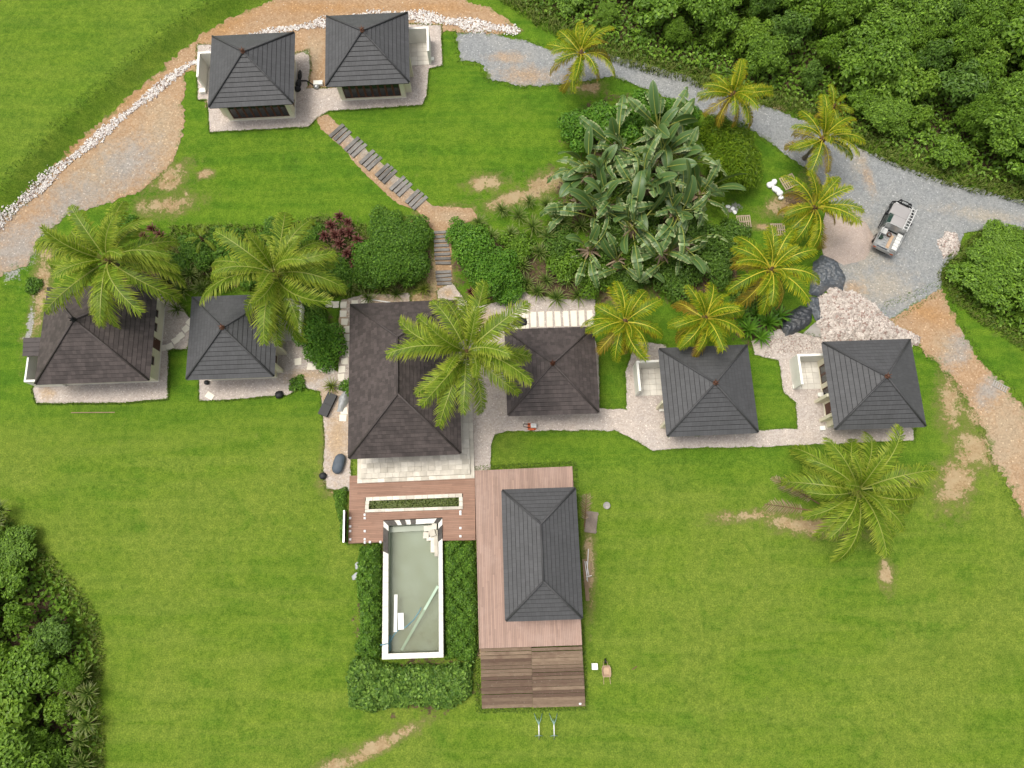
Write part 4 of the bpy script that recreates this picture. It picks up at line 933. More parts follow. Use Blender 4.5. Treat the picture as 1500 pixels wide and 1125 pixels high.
LANDMARKS = [(800, 10, 'the thicket end by the orange bank'), (880, 40, 'the thicket behind the first road palm'), (960, 60, 'the thicket over the road bend'), (960, -30, 'the top edge near the middle'), (1060, 90, 'the thicket behind the second road palm'), (1060, 10, 'the top edge above the second road palm'), (1150, 110, 'the thicket by the small golden palm'), (1150, 20, 'the top edge above the small golden palm'), (1240, 160, 'the thicket right of the small golden palm'), (1250, 60, 'the dark gap in the thicket'), (1250, -40, 'the top edge above the dark gap'), (1320, 200, 'the thicket facing the vehicle'), (1340, 110, 'the thicket high behind the vehicle'), (1340, 10, 'the top edge above the vehicle'), (1410, 230, 'the thicket over the right road arm'), (1430, 150, 'the right thicket slope'), (1430, 50, 'the upper right corner'), (1490, 250, 'the right edge above the road'), (1500, 150, 'the right edge of the thicket'), (1500, 0, 'the top right corner edge'), (1570, 60, 'the outer right of the thicket'),
             (20, 790, 'the top of the left thicket'), (80, 850, 'the shoulder of the left thicket'), (120, 920, 'the bulge of the left thicket'), (40, 920, 'the middle of the left thicket'), (100, 1000, 'the fan palms of the left thicket'), (20, 1020, 'the left edge low down'), (110, 1090, 'the foot of the left thicket'), (30, 1110, 'the bottom left corner'), (-60, 950, 'the outer left of the thicket'),
             (1410, 400, 'the corner thicket by the pale stone heap'), (1470, 380, 'the right thicket below the road'), (1450, 440, 'the right thicket above the dirt track'), (1500, 480, 'the right edge above the dirt track'), (1560, 420, 'the outer right thicket')]
def thicket(poly, rad, seed, place, group, hmul, lowleft=False):
    for i, (x, y) in enumerate(poisson(poly, rad, seed)):
        d = float(psd(np.array([x]), np.array([y]), poly)[0]); px, py = view_y(x, y)
        if d < 1.25 or not (-150 < px < 1650 and -130 < py < 1260): continue
        f = min(1, d / 5.5); v = (i * 5 + seed) % 7; s = .55 + .4 * f + .28 * math.sin(i * 7.1); sz = hmul * (.35 + .65 * f)
        if lowleft: k = float(ss(4, 20, x)); sz *= .45 + .55 * k; s *= .85 + .15 * k
        lm = min(LANDMARKS, key=lambda q: (q[0] - px) ** 2 + (q[1] - py) ** 2); dx, dy = px - lm[0], py - lm[1]; far = math.hypot(dx, dy)
        way = 'at' if far < 22 else (('above' if dy < 0 else 'below') if abs(dy) > 1.6 * abs(dx) else ('right of' if dx > 0 else 'left of') if abs(dx) > 1.6 * abs(dy) else ('up' if dy < 0 else 'down') + (' and right from' if dx > 0 else ' and left from'))
        base = f'{kinds[v]} tree {way} {lm[2]}'
        if base in USED: base = f'{kinds[v]} tree further {way} {lm[2]}'
        if base in USED: base = f'{"larger" if s > .85 else "smaller"} {kinds[v]} tree {way} {lm[2]}'
        USED.add(base); tree_at(x, y, v, s, sz, base, group, i)
thicket(JUN_TR, 2.5, 5, 'in the thicket at upper right', 'trees of the upper right thicket', 1.0, True)
thicket(JUN_L, 2.3, 6, 'in the thicket at lower left', 'trees of the lower left thicket', .9)
thicket(JUN_R, 2.2, 7, 'in the thicket at the right edge', 'trees of the right edge thicket', .75)
def undergrowth(poly, n, seed, label):
    P = pts_in(poly, n, seed); r = np.random.default_rng(seed); z = H(P[:, 0], P[:, 1]) + r.uniform(.15, 1.1, n) * ss(-.2, 1.5, psd(P[:, 0], P[:, 1], poly))
    V, F_ = leaves(np.column_stack([P, z]), np.tile([0, 0, 1.0], (n, 1)), .36, .26, r)
    tag(link(bpy.data.objects.new('undergrowth', tri_mesh('undergrowth', V, F_, LF['jungle']))), label, 'undergrowth', kind='stuff')
undergrowth(JUN_TR, 56000, 1, 'tangled leafy undergrowth below the upper right trees')
undergrowth(JUN_L, 9000, 2, 'leafy undergrowth below the lower left trees')
undergrowth(JUN_R, 5000, 3, 'leafy undergrowth below the right edge trees')
def band(poly, lo, hi, n, seed):
    r = np.random.default_rng(seed); P = np.array(poly); a = P.min(0) - 2; b = P.max(0) + 2; out = np.zeros((0, 2))
    while len(out) < n:
        q = r.uniform(a, b, (n * 3, 2)); px, py = view_y(q[:, 0], q[:, 1]); s = psd(q[:, 0], q[:, 1], poly)
        out = np.concatenate([out, q[(s > lo) & (s < hi) & (px > -120) & (px < 1620) & (py > -120) & (py < 1240)]])
    return out[:n]
def grass_stuff(P, L, W, mat, seed, label, lean=.7, zoff=0.0):
    z = H(P[:, 0], P[:, 1]) + zoff
    return tag(link(bpy.data.objects.new('long_grass', blade_field('long_grass', np.column_stack([P, z]), L, W, LF[mat], seed, lean))), label, 'grass', kind='stuff')
grass_stuff(band(JUN_TR, -.9, 1.6, 16000, 1), .75, .06, 'grass', 1, 'long grass along the road side of the upper thicket')
grass_stuff(band(JUN_L, -.35, .9, 3500, 2), .45, .05, 'grass', 2, 'long grass fringing the lower left thicket')
grass_stuff(band(JUN_R, -.5, .9, 3500, 3), .5, .05, 'grass', 3, 'long grass fringing the right edge thicket')
P = pts_in(gp([(250, 330), (420, 330), (470, 315), (540, 330), (560, 420), (500, 440), (430, 425), (300, 430), (235, 420)]), 9000, 88); grass_stuff(P, .4, .06, 'grass', 88, 'rank grass and ground cover in the left planting bed')
# turf hanging over the edges of paths and banks
E_ = []
for i, (nm, px, lab, och) in enumerate(pads):
    E_.append(band(gp(px), -.16, .03, 3200, 20 + i))
E_.append(band(gp(ROAD), -.4, .1, 4200, 31)); E_.append(band(gp(TRACK_R), -.5, .15, 2200, 32))
bk = rng.uniform([-50, 20], [-5, 66], (60000, 2)); sb = seg_sd(bk[:, 0], bk[:, 1], BANK); bk = bk[(sb > 1.3) & (sb < 2.4)]; E_.append(bk[:9000])
grass_stuff(np.concatenate(E_), .17, .05, 'turf', 9, 'ragged turf edge along paths, road and bank')

# ------------------------------------------------------------------ garden shrubs
plant('round_bush', 582, 378, 3.0, 2.6, 'hedge', 'big rounded green bush left of the timber steps', L=.17, Wd=.11, n=13, seed=11)
plant('bush', 548, 400, 1.7, 1.3, 'hedge', 'low green bush below the big rounded bush', seed=12)
plant('bush', 690, 368, 1.9, 2.2, 'bright', 'bright green bush right beside the timber steps', L=.24, Wd=.16, seed=13)
plant('bush', 722, 402, 2.3, 2.3, 'bright', 'large bright leafy bush above the tallest palm', L=.2, Wd=.13, n=11, seed=14)
plant('bush', 745, 428, 1.5, 1.4, 'bright', 'bright bush spilling over the paved path', seed=15)
plant('bush', 474, 506, 2.1, 1.9, 'bright', 'rounded bright bush between grey villa and main house', L=.22, Wd=.15, n=10, seed=16)
plant('bush', 455, 470, 1.5, 1.3, 'hedge', 'dark bush under the palm fronds by the grey villa', seed=17)
plant('bush', 512, 566, .8, .8, 'hedge', 'small bush against the main house wall', n=5, seed=18)
plant('bush', 330, 358, 1.6, 1.2, 'hedge', 'low bush behind the left charcoal villa', seed=19)
plant('bush', 405, 345, 1.4, 1.3, 'hedge', 'dark low bush at the lawn edge behind the second palm', seed=20)
plant('bush', 370, 400, 1.5, 1.2, 'hedge', 'low bush beneath the second coconut palm', seed=21)
plant('bush', 262, 392, 1.3, 1.0, 'hedge', 'low bush between the two left villas', seed=22)
plant('bush', 185, 335, 1.2, 1.0, 'bright', 'light bush behind the far left palm', seed=23)
plant('bush', 438, 562, .8, .5, 'hedge', 'small weed patch on the gravel by the grey villa', n=5, seed=24)
for i, (px, py, r_, h_, m_, lab) in enumerate([(300, 372, 1.5, .9, 'hedge', 'low shrub right of the young palm'), (350, 380, 1.4, .9, 'bright', 'low bright shrub above the left grey villa'), (282, 362, 1.2, .8, 'hedge', 'low shrub left of the young palm'), (430, 372, 1.4, 1.0, 'hedge', 'low shrub under the second palm right side'), (455, 400, 1.6, 1.1, 'hedge', 'shrub right of the second palm crown'), (490, 405, 1.7, 1.1, 'hedge', 'shrub below the red leaved plants'), (535, 375, 1.3, 1.1, 'bright', 'bright shrub between the red plants and rounded bush'), (455, 345, 1.2, .9, 'hedge', 'low shrub left of the red leaved plants'), (470, 425, 1.3, .9, 'hedge', 'low shrub at the lower edge of the left bed'), (510, 410, 1.2, .8, 'bright', 'low bright shrub above the stepping stones'), (565, 335, 1.7, 1.6, 'hedge', 'shrub at the top of the big rounded bush'), (610, 350, 1.7, 1.8, 'hedge', 'shrub touching the steps on their left'), (605, 395, 1.5, 1.4, 'hedge', 'shrub at the lower right of the rounded bush'), (215, 375, 1.2, .9, 'hedge', 'low shrub under the far left palm'), (50, 420, .8, .4, 'hedge', 'low weeds left of the old villa'), (672, 345, 1.3, 1.2, 'bright', 'small bright bush at the top right of the steps')]):
    plant('shrub', px, py, r_, h_, m_, lab, L=.19, Wd=.11, n=9, dens=1.2, seed=130 + i)
plant('broadleaf_tree', 880, 196, 1.9, 3.0, 'bright', 'leafy bright tree behind the giant paddle plants', 'tree', L=.3, Wd=.17, n=12, seed=31, inner=.15)
plant('broadleaf_tree', 940, 184, 1.8, 3.2, 'bright', 'leafy tree overhanging the gravel road', 'tree', L=.3, Wd=.17, n=12, seed=32, inner=.15)
plant('broadleaf_tree', 845, 205, 1.8, 2.8, 'bright', 'loose leafy tree at the lawn edge left of the paddle plants', 'tree', L=.3, Wd=.17, n=9, seed=33, inner=.15)
plant('broadleaf_tree', 985, 190, 1.9, 3.0, 'bright', 'leafy tree between paddle plants and the road palm', 'tree', L=.28, Wd=.16, n=10, seed=34, inner=.15)
plant('broadleaf_tree', 908, 214, 1.8, 3.0, 'bright', 'leafy crown filling the top of the paddle leaved clump', 'tree', L=.3, Wd=.17, n=11, seed=37, inner=.2)
plant('feathery_bush', 1068, 245, 2.6, 3.0, 'fine', 'feathery yellow green bush right of the paddle plants', 'bush', L=.36, Wd=.085, n=20, dens=1.0, seed=35, sq=(.9, 1.25))
plant('feathery_bush', 1050, 205, 1.8, 2.2, 'fine', 'smaller feathery bush below the second road palm', 'bush', L=.36, Wd=.085, n=12, dens=1.0, seed=36)
for i, (px, py, r_, h_, lab) in enumerate([(875, 290, 2.0, 1.7, 'dark undershrub at the left foot of the paddle plants'), (930, 315, 2.4, 2.0, 'dark undershrub in the heart of the paddle plants'), (985, 295, 2.2, 1.8, 'dark undershrub right of centre below the paddle plants'), (945, 372, 2.4, 1.7, 'dark undershrub below the paddle plants'), (895, 350, 2.2, 1.6, 'dark undershrub at lower left of the paddle plants'), (1015, 345, 2.2, 1.5, 'dark undershrub at lower right of the paddle plants'), (920, 245, 2.3, 2.0, 'dark undershrub at the upper side of the paddle plants'), (990, 405, 2.3, 1.6, 'dark shrub above the pair of golden palms'), (1045, 385, 2.2, 1.5, 'dark shrub between golden palms and pallets'), (870, 405, 2.0, 1.4, 'dark shrub above the stepping slabs'), (1070, 345, 1.5, 1.0, 'low shrub below the single pallet'), (920, 415, 1.8, 1.3, 'dark shrub behind the left golden palm'), (825, 385, 1.9, 1.4, 'dark shrub above the strap leaved plants'), (1095, 440, 1.7, 1.2, 'shrub between the golden palms above the villa'), (820, 355, 1.7, 1.2, 'dark shrub at the left end of the shady bed'), (760, 365, 1.7, 1.2, 'shrub in the bed right of the bright bushes')]):
    plant('undershrub', px, py, r_, h_, 'jungle_d' if i % 3 else 'jungle', lab, L=.26, Wd=.15, n=8, dens=1.3, seed=50 + i)
ROS = {k: [rosette_mesh('rosette', n_, L_, W_, LF[m_], 500 + i, e_, dr) for i in range(2)] for k, m_, n_, L_, W_, e_, dr in
       (('strap', 'strap', 40, 1.15, .085, (80, 20), 80), ('yellow', 'strapy', 40, .95, .08, (80, 18), 75), ('red', 'red', 26, .62, .13, (80, 12), 55), ('ginger', 'bright', 26, 1.3, .2, (78, 25), 60))}
def rosettes(kind, lst, name, label, cat, group, stem=.25):
    order = sorted(range(len(lst)), key=lambda q: lst[q][0]); words = ['first', 'second', 'third', 'fourth', 'fifth', 'sixth', 'seventh', 'eighth', 'ninth', 'tenth', 'eleventh', 'twelfth', 'thirteenth', 'fourteenth']
    for i, (px, py, s) in enumerate(lst):
        x, y, z = g(px, py); root = empty(name, (x, y, z), 0, label if len(lst) == 1 else f'{label}, {words[order.index(i)]} from the left', cat, group)
        m = MB(); m.tube([(0, 0, -.1), (.02, 0, stem * s * .6), (0, .02, stem * s)], .05 * s, 6); m.build('stem', M['bark_d'], root)
        inst('leaf_rosette', ROS[kind][i % 2], root, (0, 0, stem * s), (0, 0, i * 1.9), (s, s, s))
rosettes('strap', [(780, 338, 1.1), (803, 352, 1), (760, 322, 1), (735, 312, .9), (822, 332, 1.1), (800, 305, .9), (850, 335, 1), (748, 347, .9), (702, 332, .9), (775, 300, .8), (838, 300, .9), (790, 375, 1), (765, 395, 1), (720, 350, .9)], 'fan_plant', 'fan leaved plant in the bed right of the steps', 'plant', 'fan plants of the shady bed', .5)
rosettes('strap', [(787, 430, 1.05), (815, 440, 1.1), (846, 436, 1.1), (800, 413, 1), (830, 412, 1.1), (772, 418, .9), (856, 415, 1)], 'strap_plant', 'strap leaved tuft overhanging the stepping slabs', 'plant', 'strap plants by the stepping slabs', .2)
rosettes('yellow', [(622, 426, 1.0)], 'strap_plant', 'yellowish strap leaved tuft at the foot of the timber steps', 'plant', None, .15)
rosettes('yellow', [(487, 567, .95)], 'strap_plant', 'yellowish strap leaved tuft beside the black box', 'plant', None, .15)
rosettes('strap', [(598, 415, .9), (562, 425, 1), (530, 418, .9), (540, 438, .8), (515, 425, .9), (582, 432, .8)], 'strap_plant', 'strap leaved tuft in the bed behind the main house', 'plant', 'strap plants behind the main house', .2)
rosettes('strap', [(250, 437, 1), (270, 428, 1.1), (245, 412, 1), (282, 405, 1), (262, 455, .9), (300, 395, .9), (298, 425, .9)], 'strap_plant', 'dark strap leaved tuft between the two left villas', 'plant', 'strap plants between the left villas', .2)
rosettes('ginger', [(1105, 462, 1), (1122, 476, 1.1), (1094, 486, 1.1), (1138, 466, 1), (1112, 496, .9), (1082, 470, 1)], 'ginger_plant', 'broad leaved ginger plant above the right villas', 'plant', 'ginger plants above the right villas', .3)
rosettes('red', [(500, 322, 1), (488, 336, 1.1), (514, 346, 1.1), (526, 356, 1), (478, 350, 1), (511, 376, 1), (521, 390, .9), (500, 362, 1.1), (494, 350, 1.1), (512, 330, .9), (505, 345, 1), (520, 370, 1)], 'red_cordyline', 'dark red leaved plant left of the big rounded bush', 'plant', 'red plants by the rounded bush', .5)
rosettes('red', [(228, 340, 1), (240, 350, 1), (215, 350, .9), (235, 358, .9)], 'red_cordyline', 'dark red leaved plant between the two tall left palms', 'plant', 'red plants by the left palms', .5)
rosettes('red', [(690, 430, .8), (713, 428, .8), (700, 440, .7)], 'red_cordyline', 'dark red plant under the bush above the tallest palm', 'plant', 'red plants above the tallest palm', .4)
rosettes('strap', [(135, 985, .95), (143, 1012, 1.0), (128, 1030, .9), (143, 1055, 1.0), (130, 1080, .9), (120, 1002, .85), (135, 1112, 1.0), (8, 768, 1.0), (15, 748, .9)], 'fan_palm', 'low fan leaved palm on the outer edge of the left thicket', 'plant', 'fan palms of the left thicket', 1.2)

# hedges round the pool
def hedge(name, px, h, mat, label, L, Wd, n, seed, edge=.55, lump=.18):
    poly = wobble(gp(px), .16, .4, seed); c = np.mean(poly, axis=0); z0 = float(H(*c)); r = np.random.default_rng(seed)
    P = pts_in(poly, n, seed); s = psd(P[:, 0], P[:, 1], poly); f = np.clip(s / edge, 0, 1); prof = np.sqrt(1 - (1 - f) ** 2)
    lm = np.sin(P[:, 0] * 4.1 + seed) * np.sin(P[:, 1] * 3.7) * lump + np.sin(P[:, 0] * 9 + 2) * np.sin(P[:, 1] * 8.2 + seed) * lump * .5
    z = H(P[:, 0], P[:, 1]) + np.where(r.random(n) < .3, r.uniform(.2, .95, n), 1.0) * (h * prof + lm * f) + .05
    e = 1e-2; gx = (psd(P[:, 0] + e, P[:, 1], poly) - s) / e; gy = (psd(P[:, 0], P[:, 1] + e, poly) - s) / e
    N = np.column_stack([-gx * (1 - f) * 1.2, -gy * (1 - f) * 1.2, np.full(n, .8)])
    V, F_ = leaves(np.column_stack([P[:, 0] - c[0], P[:, 1] - c[1], z - z0]), nrm(N), L, Wd, r)
    root = empty(name, (c[0], c[1], z0), 0, label, 'hedge')
    link(bpy.data.objects.new('foliage', tri_mesh('foliage', V, F_, LF[mat])), root)
    m = MB()
    for q in pts_in(poly, 40, seed + 1):
        if float(psd(np.array([q[0]]), np.array([q[1]]), poly)[0]) > .35: m.tube([(q[0] - c[0], q[1] - c[1], float(H(*q)) - z0 - .1), (q[0] - c[0] + .1, q[1] - c[1], float(H(*q)) - z0 + h * .7)], [.03, .012], 4)
    m.build('stems', M['bark_d'], root); return root
hedge('hedge', [(528, 802), (559, 798), (559, 960), (542, 968), (522, 955), (530, 900), (524, 850)], .95, 'hedge', 'hedge along the left side of the pool', .23, .14, 8000, 1, .7, .45)
hedge('hedge', [(651, 794), (696, 792), (700, 942), (692, 968), (652, 966)], .85, 'hedge', 'hedge between the pool and the long deck', .20, .12, 11000, 2, .6, .42)
hedge('hedge', [(514, 968), (540, 960), (562, 972), (640, 974), (692, 966), (690, 1018), (662, 1036), (602, 1030), (545, 1042), (512, 1032)], 1.25, 'hedge_d', 'large leaved rounded hedge across the foot of the pool', .30, .22, 8000, 3, .8, .25)
hedge('hedge', [(508, 712), (490, 720), (500, 790), (512, 800)], .5, 'hedge', 'low creeper along the left edge of the deck', .15, .1, 1600, 4, .3, .1)
P = band(rel_deck := q4([(696, 690), (838, 683), (856, 1036), (704, 1040)], 0), -.45, -.05, 3600, 90); grass_stuff(P, .22, .05, 'turf', 90, 'longer grass along the edges of the long deck')
P = pts_in(q4([(538.5, 732), (674.5, 726.5), (675, 742.5), (537.5, 747)], ZD), 1700, 77)
tag(link(bpy.data.objects.new('planter_plants', blade_field('planter_plants', np.column_stack([P, np.full(len(P), -.26)]), .5, .06, LF['strap'], 5, .9))), 'dense strap leaved plants filling the deck planter', 'plants', kind='stuff')

# ------------------------------------------------------------------ stones
def stones(P, size, seed, flat=.75):
    r = np.random.default_rng(seed); n = len(P); B = np.array([(1, 0, 0), (0, 1, 0), (-1, 0, 0), (0, -1, 0), (.1, .1, 1), (0, 0, -1)], float)
    S = size * r.uniform(.5, 1.45, (n, 1, 1)); V = B[None] * (1 + r.normal(0, .22, (n, 6, 3))) + r.normal(0, .16, (n, 6, 3)); V[:, :, 2] *= flat
    a = r.uniform(0, 6.28, n); c, s = np.cos(a), np.sin(a); X_ = V[:, :, 0] * c[:, None] - V[:, :, 1] * s[:, None]; Y_ = V[:, :, 0] * s[:, None] + V[:, :, 1] * c[:, None]
    V = np.stack([X_, Y_, V[:, :, 2]], 2) * S + P[:, None]; b = np.arange(n)[:, None] * 6
    F_ = np.concatenate([b + f for f in ([0, 1, 4], [1, 2, 4], [2, 3, 4], [3, 0, 4], [1, 0, 5], [2, 1, 5], [3, 2, 5], [0, 3, 5])], 0)
    return V.reshape(-1, 3), F_
def stone_mat(name, a, b):
    t = NT(name); gi = t.t.nodes.new('ShaderNodeNewGeometry').outputs['Random Per Island']; c = t.mix(gi, a, b); c = t.mix(t.mr(gi, .86, .9, 0, .8), c, (.24, .15, .12)); t.bsdf(c, .9, None, .2); return t.mat
M['stone_w'] = stone_mat('white_stone', (.54, .50, .47), (.78, .75, .71)); M['stone_p'] = stone_mat('pink_rubble', (.36, .31, .275), (.68, .62, .565))
DRAIN = [(-40, 352), (0, 322), (40, 288), (100, 238), (165, 185), (225, 135), (275, 97), (312, 76), (360, 56), (430, 42), (475, 33), (520, 26), (600, 23), (640, 28), (690, 37), (748, 44)]
dl = gp(DRAIN); pr = rng.uniform(np.min(dl, 0) - 1, np.max(dl, 0) + 1, (260000, 2)); sd2 = np.abs(seg_sd(pr[:, 0], pr[:, 1], dl)); wd = np.where(pr[:, 0] > -14, .62, .46) * (.8 + .3 * np.sin(pr[:, 0] * 1.3)); pr = pr[sd2 < wd * (1 + .25 * rng.normal(0, 1, len(pr)))][:6000]
V, F_ = stones(np.column_stack([pr, H(pr[:, 0], pr[:, 1]) + .05 + .06 * rng.random(len(pr))]), .085, 5)
tag(link(bpy.data.objects.new('stone_drain', tri_mesh('stone_drain', V, F_, M['stone_w']))), 'strip of loose white stones curving behind the upper villas', 'stones', kind='stuff')
def mound_z(P, poly, h, w): 
    d = np.clip(psd(P[:, 0], P[:, 1], poly) / w, 0, 1); return H(P[:, 0], P[:, 1]) + h * (1 - (1 - d) ** 2)
def rubble(px, h, w, n, size, mat, label, seed):
    poly = wobble(gp(px), .25, .5, seed); P = pts_in(poly, n, seed); z = mound_z(P, poly, h, w) + .05
    V, F_ = stones(np.column_stack([P, z]), size, seed); tag(link(bpy.data.objects.new('rubble_heap', tri_mesh('rubble_heap', V, F_, mat))), label, 'rubble', kind='stuff')
rubble([(1196, 440), (1222, 420), (1246, 428), (1268, 438), (1292, 462), (1322, 484), (1350, 497), (1342, 505), (1320, 499), (1270, 503), (1204, 506), (1200, 475)], .75, 2.0, 3400, .17, M['stone_p'], 'heap of pinkish broken rubble above the far right villa', 61)
rubble([(1120, 500), (1160, 488), (1200, 500), (1195, 512), (1120, 522)], .05, .6, 1500, .08, M['stone_p'], 'scatter of small pink stones by the courtyard wall', 62)
rubble([(1372, 352), (1384, 340), (1402, 342), (1408, 360), (1400, 376), (1380, 380)], .5, 1.0, 900, .09, M['stone_p'], 'small heap of pale stones at the road junction', 63)
# ------------------------------------------------------------------ stepping stones, slabs, timber steps
M['stepping'] = plain('pale_stepping_stone', (.76, .71, .60), .75, .10, 4, bump=.008)
def slab(parent, px, py, sx, sy, rz=0.0, h=.05, mat=None, name='stepping_stone', dz=.06):
    x, y, z = g(px, py); m = MB(); j = lambda: rng.normal(0, .018)
    c, s = math.cos(rz), math.sin(rz); P = [((a * sx / 2 + j()), (b * sy / 2 + j())) for a, b in ((-1, -1), (1, -1), (1, 1), (-1, 1))]
    m.prism([(x + p[0] * c - p[1] * s, y + p[0] * s + p[1] * c) for p in P], z + dz - .05, z + dz + h * rng.uniform(.6, 1.1)); return m.build(name, mat or M['stepping'], parent)
for i in range(8): slab(PATHS[3], 781.5 + i * 11.8, 468.5 - i * .35, .5, 1.42, .03)
for i in range(4):
    for j in range(5):
        if (i, j) != (3, 0): slab(PATHS[3], 756.5 + i * 5.2, 447 + j * 8 - i * .2, .29, .44, .03, name='paving_slab')
for px, py, rz in [(238, 510, .1), (249, 508, .5), (258, 499, .6), (265, 492, .7), (273, 482, .8), (279, 472, .9)]: slab(PATHS[1], px, py, .62, .55, rz)
for px, py, rz in [(482, 446, 0), (492, 447, .05), (503.5, 447, 0), (503, 460, .02), (505, 472, 0), (509, 483, .03), (509, 495, 0), (509, 506, -.05), (507, 518, 0), (505, 529, .05), (501, 541, .1), (486, 542, -.2), (474, 540, -.15), (463, 537, .1), (455, 537, -.1), (437, 530, .1), (500, 553, .1), (503, 565, 0), (504, 602, .1), (503, 612, 0), (520, 444, .05), (534, 443, .05)]: slab(PATHS[2], px, py, .58, .6, rz)
slab(PATHS[2], 308, 580, .7, .5, -.5)
M['sleeper'] = plain('grey_weathered_sleeper', (.21, .20, .185), .9, .45, 7, bump=.015)
stp = empty('timber_steps', g(648, 378), 0, 'straight flight of grey sleeper steps between two bushes', 'steps')
sp2 = empty('timber_steps', g(556, 246), 0, 'long diagonal flight of grey sleeper steps crossing the upper lawn', 'steps')
def sleeper(root, px, py, L, W, rz, dz):
    x, y, z = g(px, py); m = MB(); j = rng.normal(0, .02)
    m.box((x - root.location.x, y - root.location.y, z - root.location.z + dz - .06), (L * rng.uniform(.94, 1.05), W, .28), rz + j); m.build('sleeper', M['sleeper'], root)
for i in range(8): sleeper(stp, 645 + i * .6, 341 + i * 6.4, 1.35, .26, .05, .06)
for i in range(4): sleeper(stp, 649.5 + i * .5, 399 + i * 5.6, 1.35, .26, .05, .06)
s2a = math.atan2(g(612, 296)[1] - g(505, 200)[1], g(612, 296)[0] - g(505, 200)[0]) + math.pi / 2
for k in range(6):
    for i in range(3):
        t = (k + (i - 1) * .24) / 5; sleeper(sp2, 499 + t * 111, 197 + t * 96, 1.7, .34, s2a, .07 - i * .015)
# soil of the two stepped paths
sheet('step_path', [(462, 172), (480, 168), (520, 205), (560, 240), (600, 275), (634, 302), (690, 305), (700, 320), (662, 334), (662, 420), (640, 428), (636, 340), (610, 308), (585, 300), (560, 278), (530, 250), (500, 215), (470, 190)], M['dirt'], .035, {'dust': [(560, 240, 120, 30, -40), (660, 318, 40, 14, 0)], 'grey': [(530, 215, 70, 26, -40), (590, 270, 60, 22, -40)], 'weeds': -.5}, .08, 'sandy soil path carrying the sleeper steps', 'path', seed=31)

# ------------------------------------------------------------------ heaps: sand, tarpaulins
def heap(name, px, h, w, mat, label, cat, seed, wr=0.0, grid=.22):
    o = sheet(name, px, mat, .02, {'weeds': -1.0}, .06, None, None, grid=grid, seed=seed); poly = wobble(gp(px), .06, seed=seed)
    n = len(o.data.vertices); co = np.zeros(n * 3); o.data.vertices.foreach_get('co', co); co = co.reshape(-1, 3)
    z = mound_z(co, poly, h, w) + .03
    if wr:
        a = co[:, 0] * 5.0 + co[:, 1] * 3.4; b = co[:, 0] * -3.0 + co[:, 1] * 5.6
        z += wr * (np.abs(np.sin(a + 1.5 * np.sin(b * .7))) * .6 + np.abs(np.sin(b * 1.3 + 1.2 * np.sin(a))) * .5) * np.clip(psd(co[:, 0], co[:, 1], poly) * 3 + .3, 0, 1)
    co[:, 2] = z; o.data.vertices.foreach_set('co', co.ravel()); o.data.update(); del o['kind']; return tag(o, label, cat)
heap('sand_heap', [(1214, 300), (1246, 305), (1270, 328), (1282, 350), (1268, 380), (1236, 389), (1206, 377), (1200, 338)], .85, 2.4, M['sand'], 'low heap of pinkish sand beside the vehicle', 'sand', 41)
def tarp_mat(name, col):
    t = NT(name); r1 = t.math('ABSOLUTE', t.math('SUBTRACT', t.noise(1.6, 3, .6, dist=1.6), .5)); r2 = t.math('ABSOLUTE', t.math('SUBTRACT', t.noise(4.0, 3, .6, dist=1.2), .5))
    h = t.math('ADD', r1, t.math('MULTIPLY', r2, .45)); c = t.mix(t.mr(h, .0, .3), tuple(q * 1.5 for q in col), tuple(q * .8 for q in col))
    c = t.mix(t.mr(t.noise(.9, 3), .5, .7, 0, .35), c, (.16, .15, .135)); t.bsdf(c, .3, t.bump(h, .5, .25), .7); return t.mat
M['tarp'] = tarp_mat('black_tarpaulin', (.055, .064, .074)); M['tarp_d'] = tarp_mat('dark_wet_tarpaulin', (.028, .032, .038))
heap('tarpaulin', [(1190, 385), (1204, 374), (1226, 384), (1238, 408), (1234, 428), (1214, 424), (1198, 436), (1184, 432), (1188, 405)], .5, 1.0, M['tarp'], 'large crumpled black tarpaulin beside the golden palm', 'tarpaulin', 42, .30, .12)
heap('tarpaulin', [(1143, 476), (1152, 462), (1172, 448), (1190, 452), (1188, 472), (1172, 486), (1150, 494)], .4, .8, M['tarp_d'], 'smaller dark tarpaulin bundle by the ginger plants', 'tarpaulin', 43, .26, .12)
heap('tarpaulin', [(1186, 434), (1200, 436), (1204, 462), (1210, 472), (1194, 470), (1182, 448)], .25, .6, M['tarp'], 'narrow strip of black tarpaulin edging the rubble heap', 'tarpaulin', 44, .22, .12)
M['concrete'] = plain('grey_concrete', (.33, .31, .28), .9, .2, 3)
heap('concrete_pad', [(1176, 488), (1194, 472), (1212, 474), (1224, 494), (1208, 504), (1190, 500)], .03, .3, M['concrete'], 'bare grey concrete patch below the rubble heap', 'concrete', 45)

# ------------------------------------------------------------------ pallets, bags and other small things
M['pallet'] = plain('pale_pallet_wood', (.40, .32, .23), .85, .3, 6)
def pallet(px, py, rz, label, n=7, s=1.0):
    x, y, z = g(px, py); root = empty('pallet', (x, y, z), rz, label, 'pallet', 'wooden pallets')
    for i in range(3): m = MB(); m.box((0, (i - 1) * .55 * s, .06), (1.25 * s, .1, .10)); m.build('bearer', M['pallet'], root)
    for i in range(n): m = MB(); m.box(((i - (n - 1) / 2) * 1.16 * s / (n - 1), 0, .125), (.10 * s, 1.2 * s, .024)); m.build('slat', M['pallet'], root)
pallet(1089, 325, .05, 'wooden pallet lying alone below the feathery bush')
pallet(1155, 267, .42, 'wooden pallet beside the white bags', 7, 1.1)
pallet(1139, 337, .03, 'wooden pallet half hidden under a golden palm frond')
M['bag'] = plain('white_plastic_bag', (.80, .80, .80), .45, .06, 4)
